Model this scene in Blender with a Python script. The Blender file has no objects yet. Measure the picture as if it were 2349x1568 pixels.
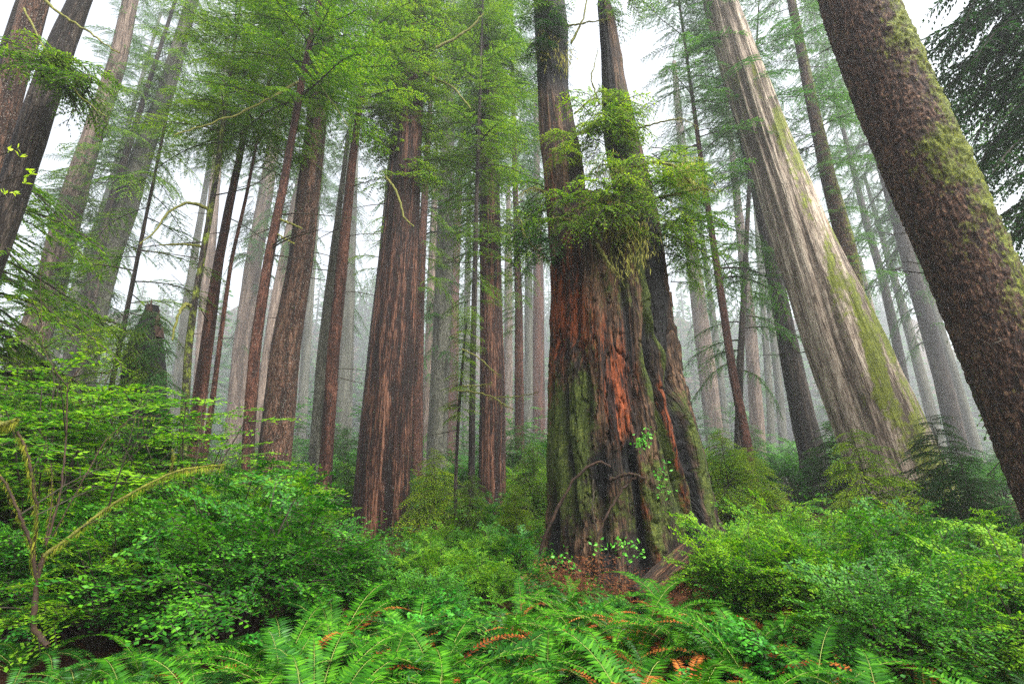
import bpy, math
import numpy as np
from mathutils import Vector, Matrix

sc = bpy.context.scene
COL = sc.collection
R = math.radians
# ------------------------------------------------------------------ camera
F = 1174.0                      # focal length in the units of the photo notes (frame 2349 x 1568)
PITCH = R(15.0)
CAMZ = 1.6
cam_d = bpy.data.cameras.new('camera'); cam = bpy.data.objects.new('camera', cam_d); COL.objects.link(cam)
cam.location = (0, 0, CAMZ); cam.rotation_euler = (R(90) + PITCH, 0, 0)
cam_d.sensor_width = 36; cam_d.lens = 36 * F / 2349.0
cam_d.clip_start = 0.05; cam_d.clip_end = 1000
sc.camera = cam
# ------------------------------------------------------------------ world, sun, exposure
SUN_EL, SUN_AZ = R(56), R(128)   # azimuth measured from +Y towards +X
w = bpy.data.worlds.new('World'); sc.world = w; w.use_nodes = True
nt = w.node_tree; nt.nodes.clear()
sky = nt.nodes.new('ShaderNodeTexSky'); sky.sky_type = 'NISHITA'; sky.sun_disc = False
sky.sun_elevation = SUN_EL; sky.sun_rotation = SUN_AZ
sky.dust_density = 4.0; sky.air_density = 1.0; sky.ozone_density = 1.0
hs = nt.nodes.new('ShaderNodeHueSaturation'); hs.inputs['Saturation'].default_value = 0.32
bg = nt.nodes.new('ShaderNodeBackground'); bg.inputs['Strength'].default_value = 0.13
out = nt.nodes.new('ShaderNodeOutputWorld')
nt.links.new(sky.outputs[0], hs.inputs['Color']); nt.links.new(hs.outputs[0], bg.inputs[0]); nt.links.new(bg.outputs[0], out.inputs[0])
sl = bpy.data.lights.new('sun', 'SUN'); sl.energy = 3.2; sl.angle = R(60); sl.color = (1, .96, .88)
so = bpy.data.objects.new('sun', sl); COL.objects.link(so)
sd = Vector((math.sin(SUN_AZ) * math.cos(SUN_EL), math.cos(SUN_AZ) * math.cos(SUN_EL), math.sin(SUN_EL)))
so.rotation_euler = sd.to_track_quat('Z', 'Y').to_euler(); so.location = sd * 90
sc.view_settings.view_transform = 'Standard'; sc.view_settings.look = 'None'
sc.view_settings.exposure = 1.75; sc.view_settings.gamma = 1.0
cy = sc.cycles
cy.max_bounces = 6; cy.diffuse_bounces = 3; cy.glossy_bounces = 1; cy.transmission_bounces = 4
cy.volume_bounces = 1; cy.transparent_max_bounces = 4
cy.use_denoising = False; cy.denoiser = 'OPENIMAGEDENOISE'
cy.sample_clamp_indirect = 6
HAZE_DENSITY = 0.0015

# ------------------------------------------------------------------ maths helpers
def hash3(i, seed):
    i = i.astype(np.int64)
    h = (i[..., 0] * 374761393 + i[..., 1] * 668265263 + i[..., 2] * 2147483647 + seed * 1274126177) & 0xffffffff
    h = ((h ^ (h >> 13)) * 1274126177) & 0xffffffff
    h = ((h ^ (h >> 16)) * 2246822519) & 0xffffffff
    return ((h ^ (h >> 15)) & 0xffffff) / float(0xffffff)
def vnoise(p, seed=0):
    p = np.asarray(p, float); i = np.floor(p); f = p - i; f = f * f * (3 - 2 * f); r = 0
    for dx in (0, 1):
        for dy in (0, 1):
            for dz in (0, 1):
                wgt = (f[..., 0] if dx else 1 - f[..., 0]) * (f[..., 1] if dy else 1 - f[..., 1]) * (f[..., 2] if dz else 1 - f[..., 2])
                r = r + wgt * hash3(i + np.array([dx, dy, dz]), seed)
    return r
def fbm(p, seed=0, o=3):
    r = 0; a = .5; s = 0
    for k in range(o):
        r = r + a * vnoise(np.asarray(p) * 2 ** k, seed + k * 17); s += a; a *= .5
    return r / s
def sstep(a, b, x):
    t = np.clip((x - a) / (b - a), 0, 1); return t * t * (3 - 2 * t)
CP, SP = math.cos(PITCH), math.sin(PITCH)
def unproj(u, v, D):
    """the point of the vertical plane y = D seen at (u, v)"""
    dx = (np.asarray(u, float) - 1174.5) / F; dy = (784 - np.asarray(v, float)) / F
    t = D / (CP - dy * SP)
    return np.stack([dx * t, D + 0 * dx, CAMZ + (SP + dy * CP) * t], -1), t
def project(P):
    x, y, z = P[..., 0], P[..., 1], P[..., 2] - CAMZ
    t = y * CP + z * SP; h = -y * SP + z * CP
    t = np.maximum(t, .1)
    return 1174.5 + F * x / t, 784 - F * h / t
def ground_z(x, y):
    x = np.asarray(x, float); y = np.asarray(y, float)
    p = np.stack([x * .16, y * .16, 0 * x + 3.3], -1)
    z = .5 * (fbm(p, 5, 2) - .5) * sstep(2, 9, y) + .012 * np.maximum(y - 10, 0)
    z = z + .15 * sstep(4, 14, y) * sstep(2, 9, x)
    r = np.hypot(x - 2.6, y - 10.0); z = z + .1 * np.exp(-(r / 2.6) ** 2)
    return np.where(y > 60, np.minimum(z, 1.2 + 0 * z), z)
def gz(x, y): return float(ground_z(np.array([x]), np.array([y]))[0])
def at(u, D, h=0.6):
    """x on the ground for image column u at distance D"""
    t = D * CP + (h - CAMZ) * SP
    return (u - 1174.5) / F * t

# ------------------------------------------------------------------ mesh helpers
class Acc:
    def __init__(s): s.v = []; s.f = []; s.m = []; s.n = 0
    def quads(s, V, Q, mat=0):
        s.v.append(V); s.f.append(Q + s.n); s.m.append(np.full(len(Q), mat, np.int32)); s.n += len(V)
    def arrays(s): return np.concatenate(s.v), np.concatenate(s.f), np.concatenate(s.m)
def leaves(acc, P, D, N, L, W, mat=0, mid=.4, fold=.18):
    D = D / np.linalg.norm(D, axis=1, keepdims=True)
    S = np.cross(D, N); S /= np.maximum(np.linalg.norm(S, axis=1, keepdims=True), 1e-6)
    Nn = np.cross(S, D)
    L = L[:, None]; W = W[:, None]
    a = P; b = P + D * L * mid + S * W * .5 - Nn * W * fold; c = P + D * L; d = P + D * L * mid - S * W * .5 - Nn * W * fold
    V = np.stack([a, b, c, d], 1).reshape(-1, 3)
    acc.quads(V, np.arange(len(V)).reshape(-1, 4), mat)
def tube(acc, pts, rad, n=4, mat=1):
    pts = np.asarray(pts, float); rad = np.broadcast_to(np.asarray(rad, float), (len(pts),))
    T = np.gradient(pts, axis=0); T /= np.maximum(np.linalg.norm(T, axis=1, keepdims=True), 1e-9)
    ref = np.array([0, 0, 1.0]) if abs(T[:, 2]).mean() < .75 else np.array([0, 1.0, 0])
    A = np.cross(T, ref); A /= np.maximum(np.linalg.norm(A, axis=1, keepdims=True), 1e-9); B = np.cross(T, A)
    th = np.arange(n) * 2 * math.pi / n
    V = pts[:, None] + rad[:, None, None] * (np.cos(th)[None, :, None] * A[:, None] + np.sin(th)[None, :, None] * B[:, None])
    i = np.arange(len(pts) - 1)[:, None] * n + np.arange(n)[None]; j = np.arange(len(pts) - 1)[:, None] * n + (np.arange(n)[None] + 1) % n
    acc.quads(V.reshape(-1, 3), np.stack([i, j, j + n, i + n], -1).reshape(-1, 4), mat)
def make_mesh(name, V, Q, mats, mi=None, smooth=False, attrs=None):
    me = bpy.data.meshes.new(name)
    me.vertices.add(len(V)); me.vertices.foreach_set('co', np.ascontiguousarray(V, np.float32).ravel())
    me.loops.add(Q.size); me.loops.foreach_set('vertex_index', np.ascontiguousarray(Q, np.int32).ravel())
    me.polygons.add(len(Q)); me.polygons.foreach_set('loop_start', np.arange(len(Q), dtype=np.int32) * Q.shape[1])
    for m in mats: me.materials.append(m)
    if mi is not None: me.polygons.foreach_set('material_index', np.ascontiguousarray(mi, np.int32))
    me.polygons.foreach_set('use_smooth', np.full(len(Q), smooth))
    for k, a in (attrs or {}).items():
        t = 'FLOAT_VECTOR' if k == 'bc' else 'FLOAT_COLOR'
        at_ = me.attributes.new(k, t, 'POINT')
        if t == 'FLOAT_VECTOR': at_.data.foreach_set('vector', np.ascontiguousarray(a, np.float32).ravel())
        else: at_.data.foreach_set('color', np.ascontiguousarray(a, np.float32).ravel())
    me.update(calc_edges=True)
    return me
def obj(name, me, parent=None, loc=None, rot=None, scale=None):
    o = bpy.data.objects.new(name, me); COL.objects.link(o)
    if parent is not None: o.parent = parent
    if loc is not None: o.location = loc
    if rot is not None: o.rotation_euler = rot
    if scale is not None: o.scale = (scale,) * 3 if np.isscalar(scale) else scale
    return o
def tag(o, label=None, cat=None, group=None, kind=None):
    if label: o['label'] = label
    if cat: o['category'] = cat
    if group: o['group'] = group
    if kind: o['kind'] = kind
    return o
def thing(name, label, cat, loc, group=None, rz=0):
    o = obj(name, None, loc=loc, rot=(0, 0, rz)); o.empty_display_size = .3
    return tag(o, label, cat, group)
def mobj(name, acc, mats, parent=None, smooth=False, **k):
    V, Q, M = acc.arrays()
    return obj(name, make_mesh(name, V, Q, mats, M, smooth), parent, **k)

# ------------------------------------------------------------------ materials
def N(nt, t, **kw):
    n = nt.nodes.new(t)
    for k, v in kw.items():
        if k in n.inputs: n.inputs[k].default_value = v
        else: setattr(n, k, v)
    return n
def ramp(nt, fac, stops, interp='LINEAR'):
    r = nt.nodes.new('ShaderNodeValToRGB'); e = r.color_ramp.elements; r.color_ramp.interpolation = interp
    while len(e) < len(stops): e.new(.5)
    for i, (p, c) in enumerate(stops):
        e[i].position = p; e[i].color = (*c, 1) if len(c) == 3 else c
    nt.links.new(fac, r.inputs[0]); return r.outputs[0]
def mix(nt, fac, a, b, mode='MIX'):
    m = nt.nodes.new('ShaderNodeMix'); m.data_type = 'RGBA'; m.blend_type = mode
    for s, v in ((0, fac), (6, a), (7, b)):
        if hasattr(v, 'links') or isinstance(v, bpy.types.NodeSocket): nt.links.new(v, m.inputs[s])
        else: m.inputs[s].default_value = v if np.isscalar(v) else (*v, 1)
    return m.outputs[2]
def math_(nt, op, a, b=None, clamp=False):
    m = nt.nodes.new('ShaderNodeMath'); m.operation = op; m.use_clamp = clamp
    for i, v in enumerate((a, b)):
        if v is None: continue
        if isinstance(v, bpy.types.NodeSocket): nt.links.new(v, m.inputs[i])
        else: m.inputs[i].default_value = v
    return m.outputs[0]
def new_mat(name):
    m = bpy.data.materials.new(name); m.use_nodes = True
    nt = m.node_tree; p = nt.nodes['Principled BSDF']; return m, nt, p
def noise(nt, vec, scale, detail=3, rough=.55, mapscale=None):
    if mapscale is not None:
        mp = nt.nodes.new('ShaderNodeMapping'); mp.inputs['Scale'].default_value = mapscale; nt.links.new(vec, mp.inputs[0]); vec = mp.outputs[0]
    n = nt.nodes.new('ShaderNodeTexNoise'); n.inputs['Scale'].default_value = scale; n.inputs['Detail'].default_value = detail
    n.inputs['Roughness'].default_value = rough; nt.links.new(vec, n.inputs['Vector']); return n.outputs[0]
def leaf_mat(name, c1, c2, c3, trans=.4, rough=.45, spec=.35, tc=None):
    m, nt, p = new_mat(name)
    g = nt.nodes.new('ShaderNodeNewGeometry'); oi = nt.nodes.new('ShaderNodeObjectInfo')
    tcn = nt.nodes.new('ShaderNodeTexCoord')
    nz = noise(nt, tcn.outputs['Object'], 2.2, 3, .6)
    f = math_(nt, 'ADD', math_(nt, 'MULTIPLY', g.outputs['Random Per Island'], .5), math_(nt, 'MULTIPLY', math_(nt, 'SUBTRACT', nz, .22), 1.1))
    f = math_(nt, 'ADD', f, math_(nt, 'MULTIPLY', math_(nt, 'SUBTRACT', oi.outputs['Random'], .5), .25))
    col = ramp(nt, f, [(.2, c1), (.52, c2), (.82, c3)])
    nt.links.new(col, p.inputs['Base Color']); p.inputs['Roughness'].default_value = rough
    p.inputs['Specular IOR Level'].default_value = spec
    tr = nt.nodes.new('ShaderNodeBsdfTranslucent')
    nt.links.new(mix(nt, 1.0, col, tc or (1.0, 1.0, .45), 'MULTIPLY'), tr.inputs[0])
    ms = nt.nodes.new('ShaderNodeMixShader'); ms.inputs[0].default_value = trans
    nt.links.new(p.outputs[0], ms.inputs[1]); nt.links.new(tr.outputs[0], ms.inputs[2])
    nt.links.new(ms.outputs[0], nt.nodes['Material Output'].inputs[0]); return m
M = {}
M['needle'] = leaf_mat('hemlock_needles', (.025, .09, .003), (.08, .205, .006), (.22, .36, .012), .55, .6, .12)
M['needle_dark'] = leaf_mat('dark_needles', (.005, .035, .004), (.012, .075, .008), (.03, .14, .012), .35, .55, .15)  # darker green; on the upper corner boughs it stands in for missing light
M['needle_yellow'] = leaf_mat('yellow_green_needles', (.06, .17, .004), (.16, .32, .008), (.36, .5, .015), .5, .6, .1)
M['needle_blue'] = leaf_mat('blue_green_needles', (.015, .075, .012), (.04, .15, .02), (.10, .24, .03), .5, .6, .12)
M['huck'] = leaf_mat('huckleberry_leaves', (.006, .06, .004), (.02, .13, .006), (.09, .29, .012), .35, .45, .22)
M['huck_light'] = leaf_mat('light_shrub_leaves', (.02, .11, .005), (.06, .22, .008), (.22, .42, .016), .5, .5, .15)
M['huck_dark'] = leaf_mat('dark_shrub_leaves', (.004, .05, .006), (.012, .12, .01), (.05, .24, .018), .3, .35, .3)
M['salal'] = leaf_mat('salal_leaves', (.008, .08, .006), (.02, .16, .01), (.07, .3, .02), .25, .45, .2)
M['salal_bright'] = leaf_mat('bright_round_leaves', (.02, .16, .012), (.06, .3, .02), (.16, .5, .05), .35, .4, .3)
M['fern'] = leaf_mat('fern_green', (.008, .055, .002), (.026, .13, .003), (.08, .25, .008), .3, .5, .15)
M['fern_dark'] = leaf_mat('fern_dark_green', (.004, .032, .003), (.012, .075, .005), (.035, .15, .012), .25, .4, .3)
M['fern_old'] = leaf_mat('fern_rust', (.14, .028, .006), (.30, .07, .012), (.42, .16, .03), .3, .7, .2, (1, .6, .3))
M['litter'] = leaf_mat('litter', (.03, .01, .005), (.09, .025, .01), (.17, .065, .02), .1, .8, .2, (1, .6, .3))
M['lichen'] = leaf_mat('hanging_lichen', (.18, .19, .04), (.36, .36, .08), (.58, .52, .18), .35, .9, .1)
M['mosstuft'] = leaf_mat('moss_tufts', (.06, .09, .008), (.18, .21, .018), (.4, .4, .05), .3, .9, .1)
M['newleaf'] = leaf_mat('new_yellow_leaves', (.3, .5, .02), (.5, .7, .04), (.7, .85, .08), .5)
def simple_mat(name, c1, c2, scale=6, rough=.8, bump=.3, spec=.3):
    m, nt, p = new_mat(name)
    tcn = nt.nodes.new('ShaderNodeTexCoord'); nz = noise(nt, tcn.outputs['Object'], scale, 5, .65)
    nt.links.new(ramp(nt, nz, [(.3, c1), (.7, c2)]), p.inputs['Base Color']); p.inputs['Roughness'].default_value = rough
    p.inputs['Specular IOR Level'].default_value = spec
    b = nt.nodes.new('ShaderNodeBump'); b.inputs['Strength'].default_value = bump; b.inputs['Distance'].default_value = .02
    nt.links.new(nz, b.inputs['Height']); nt.links.new(b.outputs[0], p.inputs['Normal']); return m
M['twig'] = simple_mat('dark_twig', (.012, .009, .006), (.05, .04, .025), 30)
M['rachis'] = simple_mat('fern_rachis', (.12, .16, .03), (.22, .24, .06), 20)
M['mossy_twig'] = simple_mat('mossy_twig', (.045, .05, .012), (.2, .2, .035), 25)
M['ground'] = simple_mat('forest_soil', (.012, .007, .004), (.07, .03, .014), 3, .95, .6, .1)
M['char'] = simple_mat('charred_and_darkened_wood', (.008, .005, .004), (.05, .025, .014), 12, .8, .8)  # burnt wood; also a darker tone for bare stems that front light pales
M['wood'] = simple_mat('rotten_wood', (.06, .02, .01), (.25, .1, .05), 12, .8, .8)

def bark_mat(name, dark, mid, light, f=7, stretch=.07, lichen=.0, moss=(.12, .17, .015), moss2=(.36, .40, .04), red=(.42, .1, .025), bump=.9, flakes=False, ridge_light=1.0):
    m, nt, p = new_mat(name)
    a = nt.nodes.new('ShaderNodeAttribute'); a.attribute_name = 'bc'
    k = nt.nodes.new('ShaderNodeAttribute'); k.attribute_name = 'mask'
    sep = nt.nodes.new('ShaderNodeSeparateColor'); nt.links.new(k.outputs['Color'], sep.inputs[0])
    v = a.outputs['Vector']
    n1 = noise(nt, v, f, 5, .65, (1, 1, stretch * 1.5))
    n2 = noise(nt, v, f * 4, 5, .75, (1, 1, stretch * 2.5))
    n3 = noise(nt, v, 1.1, 3, .6, (1, 1, .4))
    if flakes:
        vo = nt.nodes.new('ShaderNodeTexVoronoi'); vo.inputs['Scale'].default_value = 42
        mp = nt.nodes.new('ShaderNodeMapping'); mp.inputs['Scale'].default_value = (1, 1, .45); nt.links.new(v, mp.inputs[0]); nt.links.new(mp.outputs[0], vo.inputs['Vector'])
        sc_ = nt.nodes.new('ShaderNodeSeparateColor'); nt.links.new(vo.outputs['Color'], sc_.inputs[0])
        n2 = math_(nt, 'ADD', math_(nt, 'MULTIPLY', n2, .5), math_(nt, 'MULTIPLY', math_(nt, 'POWER', sc_.outputs[0], 3.0), .4))
        n2 = math_(nt, 'ADD', n2, .06)
    h = math_(nt, 'ADD', math_(nt, 'MULTIPLY', n1, .5), math_(nt, 'MULTIPLY', n2, .5))
    h = math_(nt, 'ADD', math_(nt, 'MULTIPLY', math_(nt, 'SUBTRACT', h, .5), 1.9), .5)
    # narrow dark cracks between the bark strips
    def crack(sc, st, wd):
        q = noise(nt, v, sc, 2, .5, (1, 1, st)); q = math_(nt, 'ABSOLUTE', math_(nt, 'SUBTRACT', q, .5)); return math_(nt, 'DIVIDE', q, wd, True)
    ck = crack(f * 1.3, stretch * .8, .05) if not flakes else crack(f * 1.0, .8, .035)
    ck2 = crack(f * 3.2, stretch * 1.3, .07) if not flakes else crack(f * 2.4, .7, .05)
    ck = math_(nt, 'MULTIPLY', math_(nt, 'ADD', math_(nt, 'MULTIPLY', ck, .7), .3), math_(nt, 'ADD', math_(nt, 'MULTIPLY', ck2, .5), .5))
    # groove depth is stored in the alpha-like blue..: attribute 'mask' r moss, g char, b red ; ridge in alpha
    hr = math_(nt, 'ADD', math_(nt, 'MULTIPLY', h, 1 - .35 * ridge_light), math_(nt, 'MULTIPLY', k.outputs['Alpha'], .35 * ridge_light))
    hr = math_(nt, 'SUBTRACT', hr, math_(nt, 'MULTIPLY', math_(nt, 'SUBTRACT', 1.0, ck), .3))
    col = ramp(nt, hr, [(.33, dark), (.5, mid), (.7, light)])
    hr = math_(nt, 'MULTIPLY', hr, 1)
    col = mix(nt, math_(nt, 'MULTIPLY', n3, .45), col, tuple(c * .55 for c in mid), 'MIX')
    # orange-red raw wood
    fr = math_(nt, 'SUBTRACT', math_(nt, 'ADD', sep.outputs[2], math_(nt, 'MULTIPLY', h, 1.8)), 1.28, True)
    fr = math_(nt, 'MULTIPLY', fr, 1.6, True)
    redc = ramp(nt, hr, [(.38, tuple(c * .08 for c in red)), (.52, red), (.7, tuple(min(1, c * 1.5) for c in red))])
    col = mix(nt, fr, col, redc)
    # lichen specks
    if lichen > 0:
        n4 = noise(nt, v, 42, 2, .5, (1, 1, .8))
        s = ramp(nt, n4, [(.70 - lichen * .06, (0, 0, 0)), (.75 - lichen * .06, (1, 1, 1))])
        col = mix(nt, math_(nt, 'MULTIPLY', s, .6), col, (.34, .34, .3))
    # moss
    n5 = noise(nt, v, 9, 5, .7, (1, 1, .5)); n6 = noise(nt, v, 40, 3, .7)
    fm = math_(nt, 'SUBTRACT', math_(nt, 'ADD', sep.outputs[0], math_(nt, 'MULTIPLY', n5, 1.3)), 1.06)
    fm = math_(nt, 'ADD', fm, math_(nt, 'MULTIPLY', math_(nt, 'SUBTRACT', h, .55), .55))
    fm = math_(nt, 'MULTIPLY', fm, 4.0, True)
    mc = ramp(nt, math_(nt, 'ADD', math_(nt, 'MULTIPLY', n6, .6), math_(nt, 'MULTIPLY', n5, .4)), [(.35, tuple(c * .35 for c in moss)), (.5, moss), (.68, moss2)])
    col = mix(nt, fm, col, mc)
    fc = math_(nt, 'MULTIPLY', math_(nt, 'SUBTRACT', math_(nt, 'ADD', sep.outputs[1], math_(nt, 'MULTIPLY', n1, .7)), .6), 2.2, True)
    col = mix(nt, fc, col, (.006, .006, .006))
    nt.links.new(col, p.inputs['Base Color']); p.inputs['Roughness'].default_value = .75; p.inputs['Specular IOR Level'].default_value = .3
    b = nt.nodes.new('ShaderNodeBump'); b.inputs['Strength'].default_value = bump; b.inputs['Distance'].default_value = .045
    hh = math_(nt, 'ADD', math_(nt, 'ADD', h, math_(nt, 'MULTIPLY', ck, .8)), math_(nt, 'MULTIPLY', math_(nt, 'MULTIPLY', fm, n6), .5))
    nt.links.new(hh, b.inputs['Height']); nt.links.new(b.outputs[0], p.inputs['Normal']); return m
B = {}
B['red'] = bark_mat('redwood_bark', (.003, .001, .001), (.035, .011, .006), (.24, .11, .065), 7, .045, .5)
B['dark'] = bark_mat('dark_bark', (.006, .004, .003), (.022, .015, .011), (.10, .075, .055), 8, .09, .6)
B['slim'] = bark_mat('reddish_slim_bark', (.014, .005, .003), (.07, .024, .013), (.19, .08, .05), 14, .2, .4)
B['speck'] = bark_mat('speckled_bark', (.012, .005, .003), (.07, .032, .018), (.22, .12, .075), 10, .16, 1.3)
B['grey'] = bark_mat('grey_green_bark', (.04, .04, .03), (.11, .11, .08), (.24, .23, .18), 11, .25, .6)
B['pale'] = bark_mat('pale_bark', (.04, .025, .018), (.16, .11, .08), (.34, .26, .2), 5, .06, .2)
B['giant'] = bark_mat('pale_fibrous_bark', (.06, .042, .028), (.36, .28, .21), (.7, .6, .46), 6, .05, .0, (.14, .17, .015), (.38, .41, .05))
B['spruce'] = bark_mat('flaky_spruce_bark', (.010, .004, .002), (.085, .033, .016), (.36, .21, .13), 24, .4, .0, (.13, .17, .012), (.42, .44, .03), flakes=True)
B['snag'] = bark_mat('weathered_redwood_wood', (.005, .003, .002), (.05, .026, .013), (.22, .125, .065), 9, .07, .0, (.04, .06, .006), (.14, .16, .02), red=(.17, .036, .007))

# ------------------------------------------------------------------ the setting
def build_ground():
    xs = np.concatenate([np.linspace(-260, -24, 50), np.linspace(-23.5, 23.5, 190), np.linspace(24, 260, 50)])
    ys = np.concatenate([np.linspace(-40, 0, 20), np.linspace(.5, 50, 200), np.linspace(51, 345, 90)])
    X, Y = np.meshgrid(xs, ys); Z = ground_z(X, Y) + .12 * (fbm(np.stack([X * 2, Y * 2, 0 * X], -1), 9) - .5)
    nx, ny = len(xs), len(ys); i = np.arange(ny - 1)[:, None] * nx + np.arange(nx - 1)[None]
    Q = np.stack([i, i + 1, i + nx + 1, i + nx], -1).reshape(-1, 4)
    o = obj('ground', make_mesh('ground', np.stack([X, Y, Z], -1).reshape(-1, 3), Q, [M['ground']], smooth=True))
    tag(o, 'dark forest soil under the ferns and shrubs', kind='structure')
build_ground()
def build_backdrop_hill():  # made-up slope, put in to grey the too bright fog at the horizon
    xs = np.linspace(-258, 258, 160); ys = np.linspace(200, 343, 50); X, Y = np.meshgrid(xs, ys)
    Z = .6 + 95 * sstep(200, 335, Y) * (.65 + .8 * fbm(np.stack([X * .012, Y * .012, 0 * X], -1), 44, 3)) + 3 * sstep(203, 225, Y) * fbm(np.stack([X * .2, Y * .2, 0 * X], -1), 45, 3)
    i = np.arange(49)[:, None] * 160 + np.arange(159)[None]
    o = obj('grey_backdrop_hill', make_mesh('grey_backdrop_hill', np.stack([X, Y, Z], -1).reshape(-1, 3), np.stack([i, i + 1, i + 161, i + 160], -1).reshape(-1, 4), [M['ground']], smooth=True))
    tag(o, 'added dim slope that greys the white fog low between the trunks', kind='structure')
    return lambda x, y: .6 + 95 * float(sstep(200, 335, y)) * .85
hill_z = build_backdrop_hill()
def far_wood():  # conifers set on the made-up slope, greying the white gaps further
    r = np.random.default_rng(14); a = Acc()
    for k in range(520):
        y = 160 + 165 * r.random() ** .9; x = r.uniform(-235, 235); z0 = hill_z(x, y) if y > 200 else .8; H = min(r.uniform(28, 66), 150 - z0); rr = r.uniform(.6, 1.6)
        tube(a, [[x, y, z0 - 4], [x, y, z0 + H * .6], [x, y, z0 + H]], [rr, rr * .6, .1], 5, 1)
        m = 120; t = r.uniform(.3, 1, m) ** .8; az = r.uniform(0, 6.28, m); L = (1.1 - t) * 8 * r.uniform(.4, 1.3, m) + 1.2
        P = np.stack([x + 0 * t, y + 0 * t, z0 + H * t], -1); d = np.stack([np.cos(az), np.sin(az), -.25 + 0 * t], -1)
        leaves(a, P, d, np.array([0, 0, 1.]) + r.normal(0, .4, (m, 3)), L, L * .4, 0, .6)
    tag(mobj('far_wood', a, [M['needle_blue'], M['twig']]), 'distant conifers fading together on the added foggy slope', kind='stuff')
far_wood()
def build_haze():
    a = Acc(); x0, x1, y0, y1, z0, z1 = -265, 265, -45, 350, -3, 165
    V = np.array([[x, y, z] for x in (x0, x1) for y in (y0, y1) for z in (z0, z1)], float)
    a.quads(V, np.array([[0, 1, 3, 2], [4, 6, 7, 5], [0, 4, 5, 1], [2, 3, 7, 6], [0, 2, 6, 4], [1, 5, 7, 3]]))
    m = bpy.data.materials.new('haze'); m.use_nodes = True; nt = m.node_tree; nt.nodes.clear()
    v = nt.nodes.new('ShaderNodeVolumePrincipled'); v.inputs['Color'].default_value = (.88, .92, .96, 1)
    v.inputs['Density'].default_value = HAZE_DENSITY; v.inputs['Anisotropy'].default_value = .35
    o_ = nt.nodes.new('ShaderNodeOutputMaterial'); nt.links.new(v.outputs[0], o_.inputs['Volume'])
    tag(mobj('haze', a, [m]), 'white fog hanging between the trunks', kind='stuff')
build_haze()

# ------------------------------------------------------------------ bough and crown templates
def rotz(V, a):
    c, s = math.cos(a), math.sin(a); return V @ np.array([[c, s, 0], [-s, c, 0], [0, 0, 1]])
def roty(V, a):      # positive lifts +x up
    c, s = math.cos(a), math.sin(a); return V @ np.array([[c, 0, s], [0, 1, 0], [-s, 0, c]])
def bough(rng, L=3.0, up=.15, droop=.45, sec=.34, step=.11, lstep=.045, leafL=.115, leafW=.03, hang=.25, tr=.022, start=.15, jit=.35):
    a = Acc(); n = 10
    t = np.linspace(0, 1, n); wig = rng.normal(0, .05 * L, 3)
    def curve(t): return np.stack([L * t * (1 - .06 * t), wig[0] * np.sin(t * 4 + wig[1] * 9) * t, L * (up * t - droop * t * t)], -1)
    tube(a, curve(t), tr * (1 - .85 * t) + .003, 4, 1)
    tt = np.arange(start, 1, step / L); side = 1
    for s in tt:
        side = -side
        p0 = curve(np.array([s]))[0]; tan = curve(np.array([min(1, s + .02)]))[0] - curve(np.array([s - .02]))[0]; tan /= np.linalg.norm(tan)
        ls = sec * L * ((1 - s) ** .7 * min(1, s * 4 + .3)) * rng.uniform(.6, 1.2) + .12
        ang = side * rng.uniform(.75, 1.15)
        d = np.array([tan[0] * math.cos(ang) - tan[1] * math.sin(ang), tan[0] * math.sin(ang) + tan[1] * math.cos(ang), tan[2] * .6 + rng.normal(0, .12)]); d /= np.linalg.norm(d)
        m = max(3, int(ls / lstep)); q = np.linspace(.05, 1, m)
        pts = p0 + d * (ls * q)[:, None]; pts[:, 2] -= hang * ls * q ** 2
        tube(a, pts[[0, m // 2, m - 1]], [.006, .004, .002], 3, 1)
        dd = np.broadcast_to(d, pts.shape).copy(); dd[:, 2] -= 2 * hang * q
        sgn = np.where(np.arange(m) % 2 == 0, 1., -1.) 
        for k in (1., -1.):
            perp = np.cross([0, 0, 1.], dd); perp /= np.linalg.norm(perp, axis=1, keepdims=True)
            ld = dd * .75 + perp * (sgn * k)[:, None] * .9 + rng.normal(0, .14, dd.shape); ld[:, 2] -= .12
            nn = np.array([0, 0, 1.]) + rng.normal(0, jit, dd.shape)
            leaves(a, pts, ld, nn, leafL * rng.uniform(.7, 1.25, m) * (1.15 - .55 * q), leafW * rng.uniform(.8, 1.25, m), 0)
    return a.arrays()
rng = np.random.default_rng(11)
TB = {'hem': [bough(rng, 3.0, rng.uniform(.0, .25), rng.uniform(.25, .5)) for _ in range(7)],
      'red': [bough(rng, 2.2, rng.uniform(-.05, .1), rng.uniform(.3, .6), .3, .09, .042, .095, .028, .6, .018) for _ in range(6)],
      'epi': [bough(rng, .9, .1, .5, .45, .07, .04, .075, .022, .5, .008, .05) for _ in range(5)]}
def crown(rng, tmpl, H, n, smin, smax, el=(-.2, .25), taper=.35, power=1.0, az=None):
    V_, Q_, M_ = [], [], []; off = 0
    for i in range(n):
        V, Q, Mi = tmpl[rng.integers(len(tmpl))]
        z = H * ((i + rng.random()) / n) ** power
        s = rng.uniform(smin, smax) * (1 - taper * z / H)
        W = roty(V * s, rng.uniform(*el)); a = rng.uniform(0, 2 * math.pi) if az is None else rng.normal(az[0], az[1])
        W = rotz(W, a); W = W + [0, 0, z]
        V_.append(W); Q_.append(Q + off); M_.append(Mi); off += len(V)
    return np.concatenate(V_), np.concatenate(Q_), np.concatenate(M_)
CROWN = {}
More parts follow.
